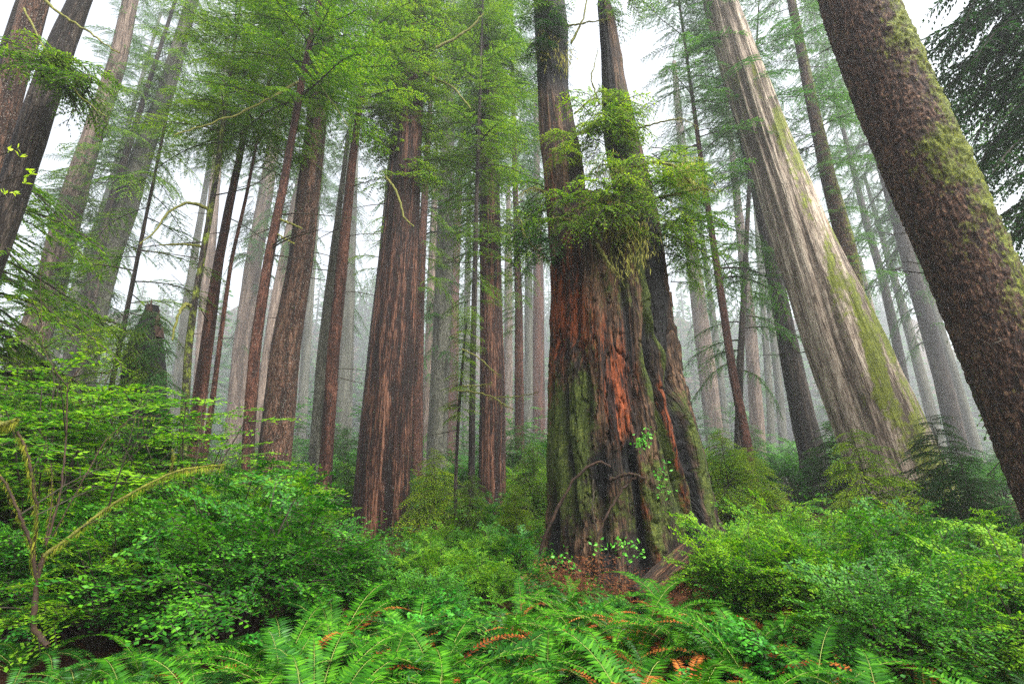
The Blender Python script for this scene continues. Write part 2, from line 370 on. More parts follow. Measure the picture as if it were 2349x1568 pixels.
def crown_mesh(key, mat):
    k = (key, mat)
    if k not in CROWN:
        r = np.random.default_rng(abs(hash(key)) % 1000 if False else sum(map(ord, key)))
        if key.startswith('hem'): d = crown(r, TB['hem'], 10, 66, .65, 1.2)
        elif key.startswith('thin'): d = crown(r, TB['hem'], 10, 42, .5, .95, (-.3, .1))
        elif key.startswith('red'): d = crown(r, TB['red'], 10, 100, .6, 1.25, (-.4, .2))
        elif key.startswith('epi'): d = crown(r, TB['epi'], 10, 110, .6, 1.35, (-.4, .3), .0)
        CROWN[k] = make_mesh('crown', d[0], d[1], [M[mat], M['twig']], d[2])
    return CROWN[k]

# ------------------------------------------------------------------ trunks
def path_from(pts, D, Dtop=None):
    """pts [(u, v, w)] bottom to top -> dense path (points, radii), lengthened to the ground and past the frame"""
    pts = sorted(pts, key=lambda q: -q[1]); P, Rr = [], []
    for i, (u, v, wd) in enumerate(pts):
        Dd = D if Dtop is None else D + (Dtop - D) * i / (len(pts) - 1)
        p, t = unproj(u, v, Dd)
        j = min(i, len(pts) - 2); sl_ = math.atan2(abs(pts[j][0] - pts[j + 1][0]), abs(pts[j][1] - pts[j + 1][1]) + 1e-6)
        P.append(p); Rr.append(wd / 2 * math.cos(sl_) * float(t) / F * math.cos(math.atan2(abs(p[0]), p[1])))
    P = np.array(P); Rr = np.array(Rr)
    # down to the soil
    g = gz(P[0][0], P[0][1]) - .35
    if P[0][2] > g:
        d = (P[0] - P[1]) / (P[0][2] - P[1][2]); p = P[0] + d * (g - P[0][2]); rr = Rr[0] + (Rr[0] - Rr[1]) / (P[0][2] - P[1][2]) * (g - P[0][2])
        P = np.vstack([p, P]); Rr = np.concatenate([[min(max(rr, Rr[0]), Rr[0] * 1.35)], Rr])
    return P, Rr
def extend_top(P, Rr, zend, rend=.3):
    if P[-1][2] < zend:
        d = (P[-1] - P[-2]) / (P[-1][2] - P[-2][2]); P = np.vstack([P, P[-1] + d * (zend - P[-1][2])]); Rr = np.append(Rr, Rr[-1] * rend)
    return P, Rr
def resample(P, Rr, step):
    s = np.concatenate([[0], np.cumsum(np.linalg.norm(np.diff(P, axis=0), axis=1))])
    # smooth with a Catmull-like blend: dense linear then box filter
    n = max(6, int(s[-1] / step)); q = np.linspace(0, s[-1], n)
    X = np.stack([np.interp(q, s, P[:, k]) for k in range(3)], -1); r = np.interp(q, s, Rr)
    w_ = max(1, int(.8 / (s[-1] / n)));
    if w_ > 1 and n > 3 * w_:
        ker = np.hanning(w_ * 2 + 1); ker /= ker.sum()
        X2 = np.stack([np.convolve(np.pad(X[:, k], w_, mode='reflect', reflect_type='odd'), ker, 'valid') for k in range(3)], -1)
        r = np.convolve(np.pad(r, w_, mode='reflect', reflect_type='odd'), ker, 'valid'); X = X2
    return X, r, q
def trunk_mesh(name, P, Rr, mat, nth=64, step=.12, amp=.03, f=6., vf=.06, flare=.25, lobes=0, moss=None, seed=0, base=None, extra=None, wob=.06, twist=0, fl_h=1.0):
    X, r, q = resample(P, Rr, step)
    rows = len(X); th = np.linspace(0, 2 * math.pi, nth, endpoint=False)
    T = np.gradient(X, axis=0); T /= np.linalg.norm(T, axis=1, keepdims=True)
    A = np.cross(np.broadcast_to([0, 1.0, 0], T.shape), T); A /= np.linalg.norm(A, axis=1, keepdims=True)   # to the side
    Bv = np.cross(T, A)                                                                                      # away from the viewer
    TH, Qv = np.meshgrid(th, q); RR = r[:, None] + 0 * TH; R0 = np.median(r)
    tw = TH + twist * Qv
    cc = np.stack([R0 * np.cos(tw), R0 * np.sin(tw), Qv], -1)
    warp = (fbm(cc * [1.2, 1.2, .35], seed + 3, 2) - .5) * .5
    cw = cc + warp[..., None] * np.array([1, 1, 0]) * R0 * .5
    rid = 1 - np.abs(2 * vnoise(cw * [f, f, f * vf], seed) - 1)
    rid = .65 * rid + .35 * (1 - np.abs(2 * vnoise(cw * [f * 2.2, f * 2.2, f * 2.2 * vf], seed + 8) - 1))
    big = fbm(cc * [1.1, 1.1, .25], seed + 5, 3) - .5
    fl = np.exp(-np.clip(Qv, 0, None) / fl_h)
    rr = RR * (1 + wob * 2 * big) + amp * (rid - .6)
    rr = rr * (1 + flare * fl * (1 + (.6 * np.cos((lobes or 5) * TH + seed) if flare else 0)))
    if lobes: rr = rr * (1 + .05 * np.cos(lobes * tw + seed))
    mask = np.zeros(TH.shape + (4,)); mask[..., 3] = np.clip(rid * 1.3 - .3, 0, 1)
    V0 = X[:, None] + rr[..., None] * (np.cos(TH)[..., None] * A[:, None] + np.sin(TH)[..., None] * Bv[:, None])
    if moss: mask[..., 0] = moss(TH, Qv, V0)
    if extra:
        rr = extra(TH, Qv, V0, rr, mask)
        V0 = X[:, None] + rr[..., None] * (np.cos(TH)[..., None] * A[:, None] + np.sin(TH)[..., None] * Bv[:, None])
    i = np.arange(rows - 1)[:, None] * nth + np.arange(nth)[None]; j = np.arange(rows - 1)[:, None] * nth + (np.arange(nth)[None] + 1) % nth
    Q = np.stack([i, j, j + nth, i + nth], -1).reshape(-1, 4)
    V = V0.reshape(-1, 3) - (0 if base is None else np.array(base))
    return make_mesh(name, V, Q, [mat], smooth=True, attrs={'bc': cc.reshape(-1, 3), 'mask': mask.reshape(-1, 4)})

def align(o, P0, P1, base):
    d = Vector(P1 - P0).normalized(); q = Vector((0, 0, 1)).rotation_difference(d)
    o.rotation_mode = 'QUATERNION'; o.rotation_quaternion = q; o.location = Vector(P0) - Vector(base)
def along(P, z):
    return np.array([np.interp(z, P[:, 2], P[:, k]) for k in range(3)])
# one dead stub and one bare branch, shared
def stub_mesh(rng, L, r, bend, mat, n=7, twigs=3):
    a = Acc(); t = np.linspace(0, 1, n)
    pts = np.stack([L * t, .12 * L * np.sin(3 * t + bend * 4) * t, bend * L * t ** 2], -1)
    tube(a, pts, r * (1 - .8 * t) + .002, 5, 0)
    for k in range(twigs):
        i = rng.integers(2, n - 1); l = L * rng.uniform(.15, .4); d = np.array([.6, rng.choice([-1, 1]) * .8, rng.uniform(-.5, .4)])
        tube(a, pts[i] + np.outer(np.linspace(0, 1, 4), d) * l, [r * .35, r * .25, r * .2, .002], 4, 0)
    V, Q, Mi = a.arrays(); return make_mesh('dead_branch', V, Q, [mat], Mi)
rs = np.random.default_rng(5)
STUBS = [stub_mesh(rs, L, r, b, M['twig'], 7, k) for L, r, b, k in ((.5, .012, -.1, 0), (.9, .014, .1, 2), (1.5, .016, -.15, 4), (2.0, .018, .15, 6))]

TREES = {}
def D_REF(D): return D if D < 26 else 26 + (D - 26) * .35
def tree(name, label, cat, pts, D, bark, crowns=(), group=None, Dtop=None, amp=.03, f=6., vf=.06, nth=48, step=.2, flare=.15, top=1.45, stubs=0, stub_v=(300, 900), seed=0, stub_len=(0, 4), **kw):
    P, Rr = path_from(pts, D, Dtop)
    base = np.array([P[0][0], P[0][1], P[0][2] + .35])
    P, Rr = extend_top(P, Rr, max(P[-1][2] * top, P[-1][2] + 1) if top > 1 else P[-1][2], .45)
    if P[-1][2] > 80: k_ = P[:, 2] < 80; e_ = along(P, 80.); re_ = np.interp(80., P[:, 2], Rr); P = np.vstack([P[k_], e_]); Rr = np.append(Rr[k_], re_)
    root = thing(name, label, cat, base, group)
    me = trunk_mesh('trunk', P, Rr, B[bark], nth, step, amp, f, vf, flare, base=base, seed=seed, **kw)
    obj('trunk', me, root)
    for c in crowns:          # (key, material, v_low, length_m, radial scale)
        key, mat, v0, ln, rs_ = c[:5]
        Dm = D
        z0 = min(unproj(0, v0, Dm)[0][2], 68); ln = min(ln * Dm / D_REF(Dm), 80 - z0); p0 = along(P, z0); p1 = along(P, z0 + 1.0)
        if np.allclose(p0, p1): p1 = p0 + [0, 0, 1]
        o = obj('crown', crown_mesh(key, mat), root); align(o, p0, p1, base)
        o.scale = (rs_, rs_, ln / 10.0)
        o.rotation_quaternion = o.rotation_quaternion @ Matrix.Rotation(seed * 1.7 + len(key) + v0, 3, 'Z').to_quaternion()
    r = np.random.default_rng(seed + 77)
    for k in range(stubs):
        v = r.uniform(*stub_v); z0 = unproj(0, v, D)[0][2]; p = along(P, z0); az = r.choice([0, math.pi]) + r.normal(0, .6)
        rad = np.interp(z0, P[:, 2], Rr)
        o = obj('dead_branch', STUBS[r.integers(*stub_len)], root, loc=p - base + np.array([math.cos(az), math.sin(az), 0]) * rad * .85, rot=(0, r.uniform(-.25, .35), az), scale=r.uniform(.7, 1.2))
    TREES[label] = (root, P, Rr); return root, P, Rr

# --- far left pair
tree('redwood_tree', 'reddish brown trunk at the very edge beside the dark slanting trunk', 'tree', [(-50, 640, 100), (-10, 350, 80), (26, 200, 74), (82, 0, 72)], 8.5, 'speck', [], amp=.035, f=9, nth=110, step=.08, seed=1)
tree('redwood_tree', 'near black slanting trunk with pale furrows crossed by two bare mossy limbs', 'tree', [(-50, 660, 92), (10, 500, 86), (74, 300, 88), (135, 120, 76), (184, 0, 62)], 8.0, 'dark', [], amp=.035, f=9, nth=110, step=.08, seed=2)
# --- left, paler and farther
tree('redwood_tree', 'tall pale tan redwood trunk leaning in the mist behind the left thicket', 'tree', [(30, 930, 100), (52, 850, 92), (110, 680, 82), (155, 500, 74), (200, 350, 58), (268, 150, 46), (300, 0, 40)], 28, 'pale', [('thin_a2', 'needle_blue', 480, 18, 1.5), ('epi_a', 'needle', 860, 12, 2.2)], amp=.05, f=5, nth=90, seed=3)
tree('redwood_tree', 'forked grey brown redwood with a slit of light between its two stems', 'tree', [(165, 940, 95), (200, 750, 84), (250, 580, 70), (290, 480, 60), (312, 400, 58), (345, 300, 52), (375, 230, 44), (430, 40, 34)], 27, 'grey', [('red_b', 'needle', 400, 14, 1.7), ('thin_m2', 'needle_blue', 740, 14, 1.1), ('epi_b', 'needle', 860, 10, 1.8)], amp=.05, f=5, nth=80, seed=4)
tree('redwood_tree', 'slender dark second stem rising close beside the forked grey redwood', 'tree', [(165, 960, 40), (215, 640, 30), (245, 500, 22), (268, 420, 20), (292, 345, 17), (345, 180, 12)], 26, 'dark', [('thin_a', 'needle', 420, 9, .9)], amp=.03, nth=40, seed=5)
tree('hemlock_tree', 'thin mossy dark hemlock with one long branch curving down from its stem', 'tree', [(420, 1010, 22), (432, 800, 19), (445, 700, 17), (480, 500, 15), (497, 400, 13), (513, 270, 10), (540, 90, 6)], 12, 'dark', [('hem_a', 'needle', 330, 7, .75)], amp=.012, f=12, nth=28, seed=6, stubs=5, moss=lambda t, q, V: .5 + 0 * t)
tree('redwood_tree', 'brown trunk just behind the curved-branch hemlock, the straight one of that cluster', 'tree', [(440, 1060, 40), (462, 880, 33), (480, 750, 30), (500, 610, 25), (525, 475, 21), (548, 370, 17), (565, 280, 14), (600, 90, 9)], 14, 'slim', [('hem_b', 'needle', 330, 8, .9)], amp=.02, f=10, nth=48, seed=7, stubs=4)
tree('hemlock_tree', 'very thin pole hemlock standing between two brown trunks left of the centre', 'tree', [(455, 1150, 18), (490, 900, 14), (505, 780, 12), (530, 600, 10), (565, 450, 8), (600, 270, 6), (640, 60, 4)], 13, 'slim', [('hem_c', 'needle', 330, 6, .8)], amp=.006, f=14, nth=20, seed=8, stubs=4)
tree('hemlock_tree', 'long slender reddish trunk with two yellow mossy stubs, crossing the whole height', 'tree', [(568, 1120, 32), (570, 1000, 31), (585, 800, 28), (615, 600, 24), (655, 400, 20), (690, 200, 16), (715, 80, 13), (735, 0, 12)], 11, 'slim', [('hem_d', 'needle', 260, 7, .9)], amp=.012, f=12, nth=44, step=.12, seed=9, stubs=8, stub_v=(150, 700), stub_len=(0, 3))
tree('redwood_tree', 'speckled brown redwood with a mossy broad foot behind the yellow green sprays', 'tree', [(615, 1180, 76), (622, 1130, 74), (635, 1000, 76), (655, 800, 70), (690, 600, 60), (712, 400, 52), (735, 200, 45), (755, 0, 36)], 14.5, 'speck', [('thin_r', 'needle', 200, 9, 1.2), ('thin_b', 'needle', 420, 8, .5)], amp=.03, f=8, nth=90, step=.1, seed=10, stubs=9, stub_v=(330, 760), stub_len=(0, 3))
tree('redwood_tree', 'grey trunk with shredded bark touching a browner one at their feet', 'tree', [(718, 1150, 38), (722, 1100, 36), (738, 836, 27), (752, 700, 22), (775, 500, 15), (800, 300, 9)], 19, 'grey', [], amp=.03, f=8, nth=50, seed=11, top=1.0)
tree('redwood_tree', 'slim dark brown trunk leaning gently, twin feet with the grey one', 'tree', [(737, 1170, 34), (743, 1136, 33), (765, 800, 31), (785, 600, 27), (805, 400, 20), (830, 200, 13), (860, 50, 8)], 15, 'slim', [('hem_e', 'needle', 290, 7, 1.0)], amp=.02, f=9, nth=50, step=.12, seed=12, stubs=10, stub_v=(350, 900), stub_len=(0, 3))
tree('redwood_tree', 'thickest dark redwood of the middle group, pale furrows down its sunny side', 'tree', [(868, 1260, 134), (872, 1200, 128), (885, 1000, 117), (900, 800, 103), (915, 600, 90), (925, 450, 75), (935, 300, 64), (950, 100, 46), (957, 0, 38)], 16, 'red', [('epi_c', 'needle', 430, 9, 1.8), ('thin_q', 'needle', 260, 9, 1.1)], amp=.09, f=5.0, vf=.035, nth=220, step=.08, flare=.12, seed=13, stubs=7, stub_v=(400, 900), stub_len=(0, 3))
tree('redwood_tree', 'dark thin trunk half hidden behind the thickest middle redwood', 'tree', [(835, 1000, 24), (858, 750, 18), (875, 600, 16), (893, 400, 13), (915, 180, 9)], 26, 'dark', [('thin_c', 'needle', 640, 13, .9)], amp=.02, nth=36, seed=14)
tree('redwood_tree', 'brown trunk right behind the thick middle redwood', 'tree', [(955, 1090, 29), (958, 900, 26), (962, 700, 22), (975, 430, 15), (990, 200, 9)], 28, 'slim', [('thin_d', 'needle', 700, 16, 1.1)], amp=.03, nth=44, seed=15)
tree('redwood_tree', 'grey green trunk dusted with lichen, first thick one right of the brown redwood', 'tree', [(1000, 1090, 46), (1005, 950, 44), (1012, 800, 41), (1022, 500, 37), (1030, 200, 27), (1036, 0, 20)], 33, 'grey', [('hem_f', 'needle_blue', 560, 22, 1.6), ('thin_k', 'needle_blue', 800, 12, .9)], amp=.03, nth=60, seed=16)
tree('hemlock_tree', 'thin dark pole hugging the dark vertical redwood', 'tree', [(1080, 1235, 17), (1085, 800, 14), (1090, 600, 11), (1095, 400, 9), (1103, 150, 5)], 16, 'dark', [('hem_g', 'needle', 420, 9, .8), ('thin_m', 'needle', 700, 7, .6)], amp=.01, nth=26, seed=17, stubs=5)
tree('redwood_tree', 'dark vertical redwood in the middle of the photo, sleeved with green sprigs higher up', 'tree', [(1127, 1235, 67), (1128, 1150, 62), (1130, 900, 55), (1125, 600, 48), (1122, 300, 42), (1118, 100, 37), (1116, 0, 34)], 18.5, 'red', [('epi_d', 'needle', 640, 12, 1.6), ('red_e', 'needle', 300, 10, 1.2), ('hem_h', 'needle', 200, 9, .9)], amp=.06, f=6, vf=.04, nth=130, step=.1, seed=18)
tree('redwood_tree', 'straight brown trunk between the dark vertical redwood and the hollow snag', 'tree', [(1192, 1135, 25), (1191, 900, 21), (1190, 700, 17), (1180, 350, 11), (1176, 150, 8)], 32, 'slim', [('hem_i', 'needle_blue', 560, 22, 1.6), ('thin_e', 'needle', 760, 12, .9)], amp=.03, nth=40, seed=19)
tree('young_hemlock', 'bare pole sapling with a few tiny twigs in front of the grey green trunk', 'tree', [(1045, 1255, 9), (1045, 1100, 8), (1052, 950, 7), (1062, 820, 5), (1070, 740, 3)], 14, 'dark', [('epi_e', 'needle', 960, 3.2, .5)], amp=.004, nth=14, top=1.0, seed=20, stubs=10, stub_v=(780, 1150), stub_len=(0, 2))
# --- right
tree('hemlock_tree', 'slim brown leaning tree right of the snag, misty needles around its upper half', 'tree', [(1722, 1080, 28), (1710, 1000, 25), (1680, 850, 20), (1650, 650, 17), (1610, 380, 12), (1585, 200, 8)], 20, 'slim', [('hem_j', 'needle_blue', 640, 17, 1.3)], amp=.015, nth=40, seed=21, stubs=6, stub_len=(0, 3))
tree('hemlock_tree', 'slim dark stem crossing behind the brown leaning one', 'tree', [(1694, 1000, 19), (1697, 850, 17), (1705, 700, 14), (1720, 400, 9), (1728, 250, 6)], 24, 'dark', [('thin_f', 'needle_blue', 860, 20, 1.2)], amp=.012, nth=30, seed=22, stubs=4)
tree('redwood_tree', 'dark redwood close behind the foot of the giant pale leaning redwood', 'tree', [(1876, 1130, 76), (1868, 1060, 70), (1840, 950, 60), (1810, 800, 50), (1780, 650, 40), (1760, 550, 33), (1735, 440, 24), (1710, 350, 15)], 25, 'dark', [('hem_n', 'needle_blue', 420, 12, 1.3)], amp=.05, f=6, nth=90, step=.1, seed=23, top=1.3)
tree('spruce_tree', 'mossy ochre trunk with knobs and broken limbs behind the giant pale redwood', 'tree', [(2060, 960, 56), (2010, 820, 54), (1965, 700, 50), (1940, 560, 47), (1898, 400, 37), (1855, 200, 29), (1815, 0, 21)], 23, 'spruce', [('hem_k', 'needle_blue', 400, 16, 1.3), ('thin_g', 'needle_blue', 640, 8, .9)], amp=.03, f=12, vf=.5, nth=60, step=.1, seed=24, stubs=14, stub_v=(150, 800), moss=lambda t, q, V: .52 + .3 * np.cos(t) + 0 * q, wob=.14)
# --- giant pale leaning redwood
def giant_extra(TH, Qv, V, rr, mask):
    u, v = project(V)
    uc = np.interp(v, [0, 200, 400, 600, 780, 936, 1111], [1650, 1715, 1787, 1860, 1930, 1998, 2070])
    hw = np.interp(v, [0, 200, 400, 600, 780, 936, 1111], [37, 55, 60, 77, 97, 108, 115])
    s = (u - uc) / hw; n = fbm(np.stack([u * .012, v * .012, 0 * u], -1), 4, 3)
    mask[..., 0] = np.clip(sstep(-.3, .7, s) * sstep(350, 900, v) * .84 + (n - .5) * 1.3 + (fbm(V * [3, 3, .5], 6, 3) - .5) * 1.2, 0, 1)
    front = np.sin(TH) < .2
    for us, vs, wd, am in (([1850, 1905, 1960, 2010], [560, 760, 930, 1100], 9, -.10), ([1760, 1830, 1870, 1935], [500, 760, 900, 1150], 10, .09), ([1905, 1930, 1985, 2010], [700, 780, 950, 1110], 8, -.09), ([1930, 1965, 2000, 2040], [720, 830, 960, 1100], 14, .09)):
        uu = np.interp(v, vs, us); g = np.exp(-((u - uu) / wd) ** 2) * sstep(vs[0] - 60, vs[0] + 60, v) * front
        rr = rr + am * g
    g = np.exp(-((u - 1905) / 10) ** 2 - ((v - 470) / 60) ** 2) * front
    mask[..., 2] = np.maximum(mask[..., 2], g)
    return rr
tree('redwood_tree', 'giant pale leaning redwood with stringy bark and yellow green moss on its right flank', 'tree', [(2088, 1190, 262), (2070, 1111, 250), (1998, 936, 226), (1930, 780, 200), (1860, 600, 156), (1787, 400, 122), (1715, 200, 106), (1650, 0, 76)], 19, 'giant', [('thin_h', 'needle_blue', 260, 14, 1.5)], amp=.15, f=3.4, vf=.035, nth=330, step=.08, flare=.05, twist=-.03, seed=25, extra=giant_extra, wob=.05, stubs=8, stub_v=(100, 800), stub_len=(0, 4))
# --- near mossy spruce on the right
def spruce_extra(TH, Qv, V, rr, mask):
    n = fbm(V * 1.7, 31, 4); n2 = vnoise(V * 14, 3); n3 = fbm(V * 5, 8, 2)
    side = np.cos(TH) * .8 - .15 * np.sin(TH)
    mask[..., 0] = np.clip(.55 + .5 * side + (n - .5) * 1.0 - .15 * sstep(4, 0, V[..., 2]), 0, 1)
    fl = vnoise(V * [30, 30, 18], 5); fl = np.where(fl > .55, fl - .3, 0)
    return rr + .05 * sstep(.45, .8, mask[..., 0]) * n3 * 2 * n2 + .03 * fl
root, PX, RX = tree('spruce_tree', 'nearest thick spruce trunk with flaky brown bark and green moss down its upper side', 'tree', [(2450, 1160, 262), (2385, 1000, 252), (2295, 780, 250), (2217, 600, 230), (2128, 400, 228), (2040, 200, 205), (1961, 0, 190)], 8, 'spruce', [], amp=.03, f=14, vf=.5, nth=340, step=.028, flare=.03, seed=26, extra=spruce_extra, wob=.03, top=1.25)
def moss_tufts(P, Rr, n, mat, side0, spread, z0, z1, base, rng, size=.03):
    a = Acc(); z = rng.uniform(z0, z1, n); c = np.stack([np.interp(z, P[:, 2], P[:, k]) for k in range(3)], -1); r = np.interp(z, P[:, 2], Rr)
    th = rng.normal(side0, spread, n); d = np.stack([np.cos(th), np.sin(th), 0 * th], -1)
    # push the tufts onto noisy patches
    p = c + d * r[:, None] * 1.0; keep = fbm(p * 1.7, 31, 4) + .25 * np.cos(th) > .60; p, d = p[keep], d[keep]; m = len(p)
    ld = d * .8 + rng.normal(0, .6, (m, 3)); nn = rng.normal(0, 1, (m, 3)); 
    leaves(a, p + d * .01 - base, ld, nn, size * rng.uniform(.7, 1.8, m), size * .5 * rng.uniform(.6, 1.5, m), 0, .5)
    return a
rng = np.random.default_rng(3)
b_ = np.array(root.location)
mobj('moss', moss_tufts(PX, RX, 16000, None, -.35, .7, 1.0, 11.5, b_, rng), [M['mosstuft']], root)
for k in range(10):
    z = rng.uniform(2, 11); p = along(PX, z); r = np.interp(z, PX[:, 2], RX); az = math.pi + rng.normal(0, .5)
    obj('dead_branch', STUBS[rng.integers(0, 2)], root, loc=p - b_ + np.array([math.cos(az), math.sin(az), 0]) * r * .95, rot=(0, rng.uniform(-.3, .5), az), scale=rng.uniform(.5, .9))

# --- misty background trunks : (points, D, bark, label, crown)
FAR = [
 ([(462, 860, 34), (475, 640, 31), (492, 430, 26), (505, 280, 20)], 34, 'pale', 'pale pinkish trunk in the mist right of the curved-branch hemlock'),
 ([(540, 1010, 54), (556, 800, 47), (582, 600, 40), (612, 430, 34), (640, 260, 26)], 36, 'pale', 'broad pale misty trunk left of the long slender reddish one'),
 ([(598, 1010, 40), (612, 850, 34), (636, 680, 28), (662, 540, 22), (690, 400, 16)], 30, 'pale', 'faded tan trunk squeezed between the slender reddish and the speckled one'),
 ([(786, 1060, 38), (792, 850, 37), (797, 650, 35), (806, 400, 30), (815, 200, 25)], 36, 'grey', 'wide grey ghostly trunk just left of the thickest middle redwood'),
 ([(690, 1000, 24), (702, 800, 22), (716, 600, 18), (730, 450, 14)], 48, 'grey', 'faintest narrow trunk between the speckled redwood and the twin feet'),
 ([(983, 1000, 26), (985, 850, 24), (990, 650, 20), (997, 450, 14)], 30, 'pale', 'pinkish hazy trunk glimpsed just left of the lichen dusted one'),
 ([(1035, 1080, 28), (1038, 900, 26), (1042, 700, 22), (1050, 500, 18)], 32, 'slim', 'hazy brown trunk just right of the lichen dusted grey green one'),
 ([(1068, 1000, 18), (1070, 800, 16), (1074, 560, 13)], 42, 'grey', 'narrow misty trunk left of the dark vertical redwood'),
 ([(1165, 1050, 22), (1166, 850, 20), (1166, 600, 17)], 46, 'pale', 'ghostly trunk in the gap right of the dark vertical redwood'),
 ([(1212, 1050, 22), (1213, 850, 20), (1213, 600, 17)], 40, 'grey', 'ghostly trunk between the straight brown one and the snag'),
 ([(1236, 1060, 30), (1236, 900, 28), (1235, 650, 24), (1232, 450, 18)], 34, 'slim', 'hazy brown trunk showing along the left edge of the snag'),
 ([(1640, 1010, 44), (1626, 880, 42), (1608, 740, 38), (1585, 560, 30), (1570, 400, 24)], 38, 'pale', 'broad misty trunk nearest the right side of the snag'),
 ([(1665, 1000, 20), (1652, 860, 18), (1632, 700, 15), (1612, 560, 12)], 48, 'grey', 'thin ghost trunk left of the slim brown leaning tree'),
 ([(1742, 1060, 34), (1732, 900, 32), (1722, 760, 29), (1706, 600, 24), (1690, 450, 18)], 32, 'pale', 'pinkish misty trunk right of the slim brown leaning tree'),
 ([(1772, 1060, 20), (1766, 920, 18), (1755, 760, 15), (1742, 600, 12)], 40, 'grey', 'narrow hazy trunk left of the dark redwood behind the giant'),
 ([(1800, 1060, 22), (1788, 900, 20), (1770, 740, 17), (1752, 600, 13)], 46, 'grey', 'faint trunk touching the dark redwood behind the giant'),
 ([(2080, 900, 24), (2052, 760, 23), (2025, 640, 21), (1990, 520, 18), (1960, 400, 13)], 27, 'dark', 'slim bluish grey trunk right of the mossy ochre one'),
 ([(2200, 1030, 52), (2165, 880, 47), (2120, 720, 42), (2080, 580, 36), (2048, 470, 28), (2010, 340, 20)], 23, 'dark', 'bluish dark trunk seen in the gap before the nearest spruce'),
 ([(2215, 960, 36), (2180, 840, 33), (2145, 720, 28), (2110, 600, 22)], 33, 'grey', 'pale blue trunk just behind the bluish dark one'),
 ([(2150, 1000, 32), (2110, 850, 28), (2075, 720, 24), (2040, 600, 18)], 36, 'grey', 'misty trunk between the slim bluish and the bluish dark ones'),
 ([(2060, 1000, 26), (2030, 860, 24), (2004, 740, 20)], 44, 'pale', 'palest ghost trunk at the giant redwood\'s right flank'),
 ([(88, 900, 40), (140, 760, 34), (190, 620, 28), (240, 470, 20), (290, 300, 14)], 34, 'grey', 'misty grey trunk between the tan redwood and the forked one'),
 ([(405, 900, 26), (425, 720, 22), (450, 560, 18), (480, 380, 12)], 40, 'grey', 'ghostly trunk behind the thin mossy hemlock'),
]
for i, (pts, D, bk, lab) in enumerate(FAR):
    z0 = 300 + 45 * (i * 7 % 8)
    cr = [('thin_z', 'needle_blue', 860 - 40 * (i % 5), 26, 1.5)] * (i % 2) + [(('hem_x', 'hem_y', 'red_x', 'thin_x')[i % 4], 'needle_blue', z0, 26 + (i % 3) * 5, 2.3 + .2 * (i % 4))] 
    tree('redwood_tree', lab, 'tree', pts, D * 2.1, bk, cr, amp=.09, f=2.2, nth=36, step=.8, seed=40 + i, group='misty background trunks')

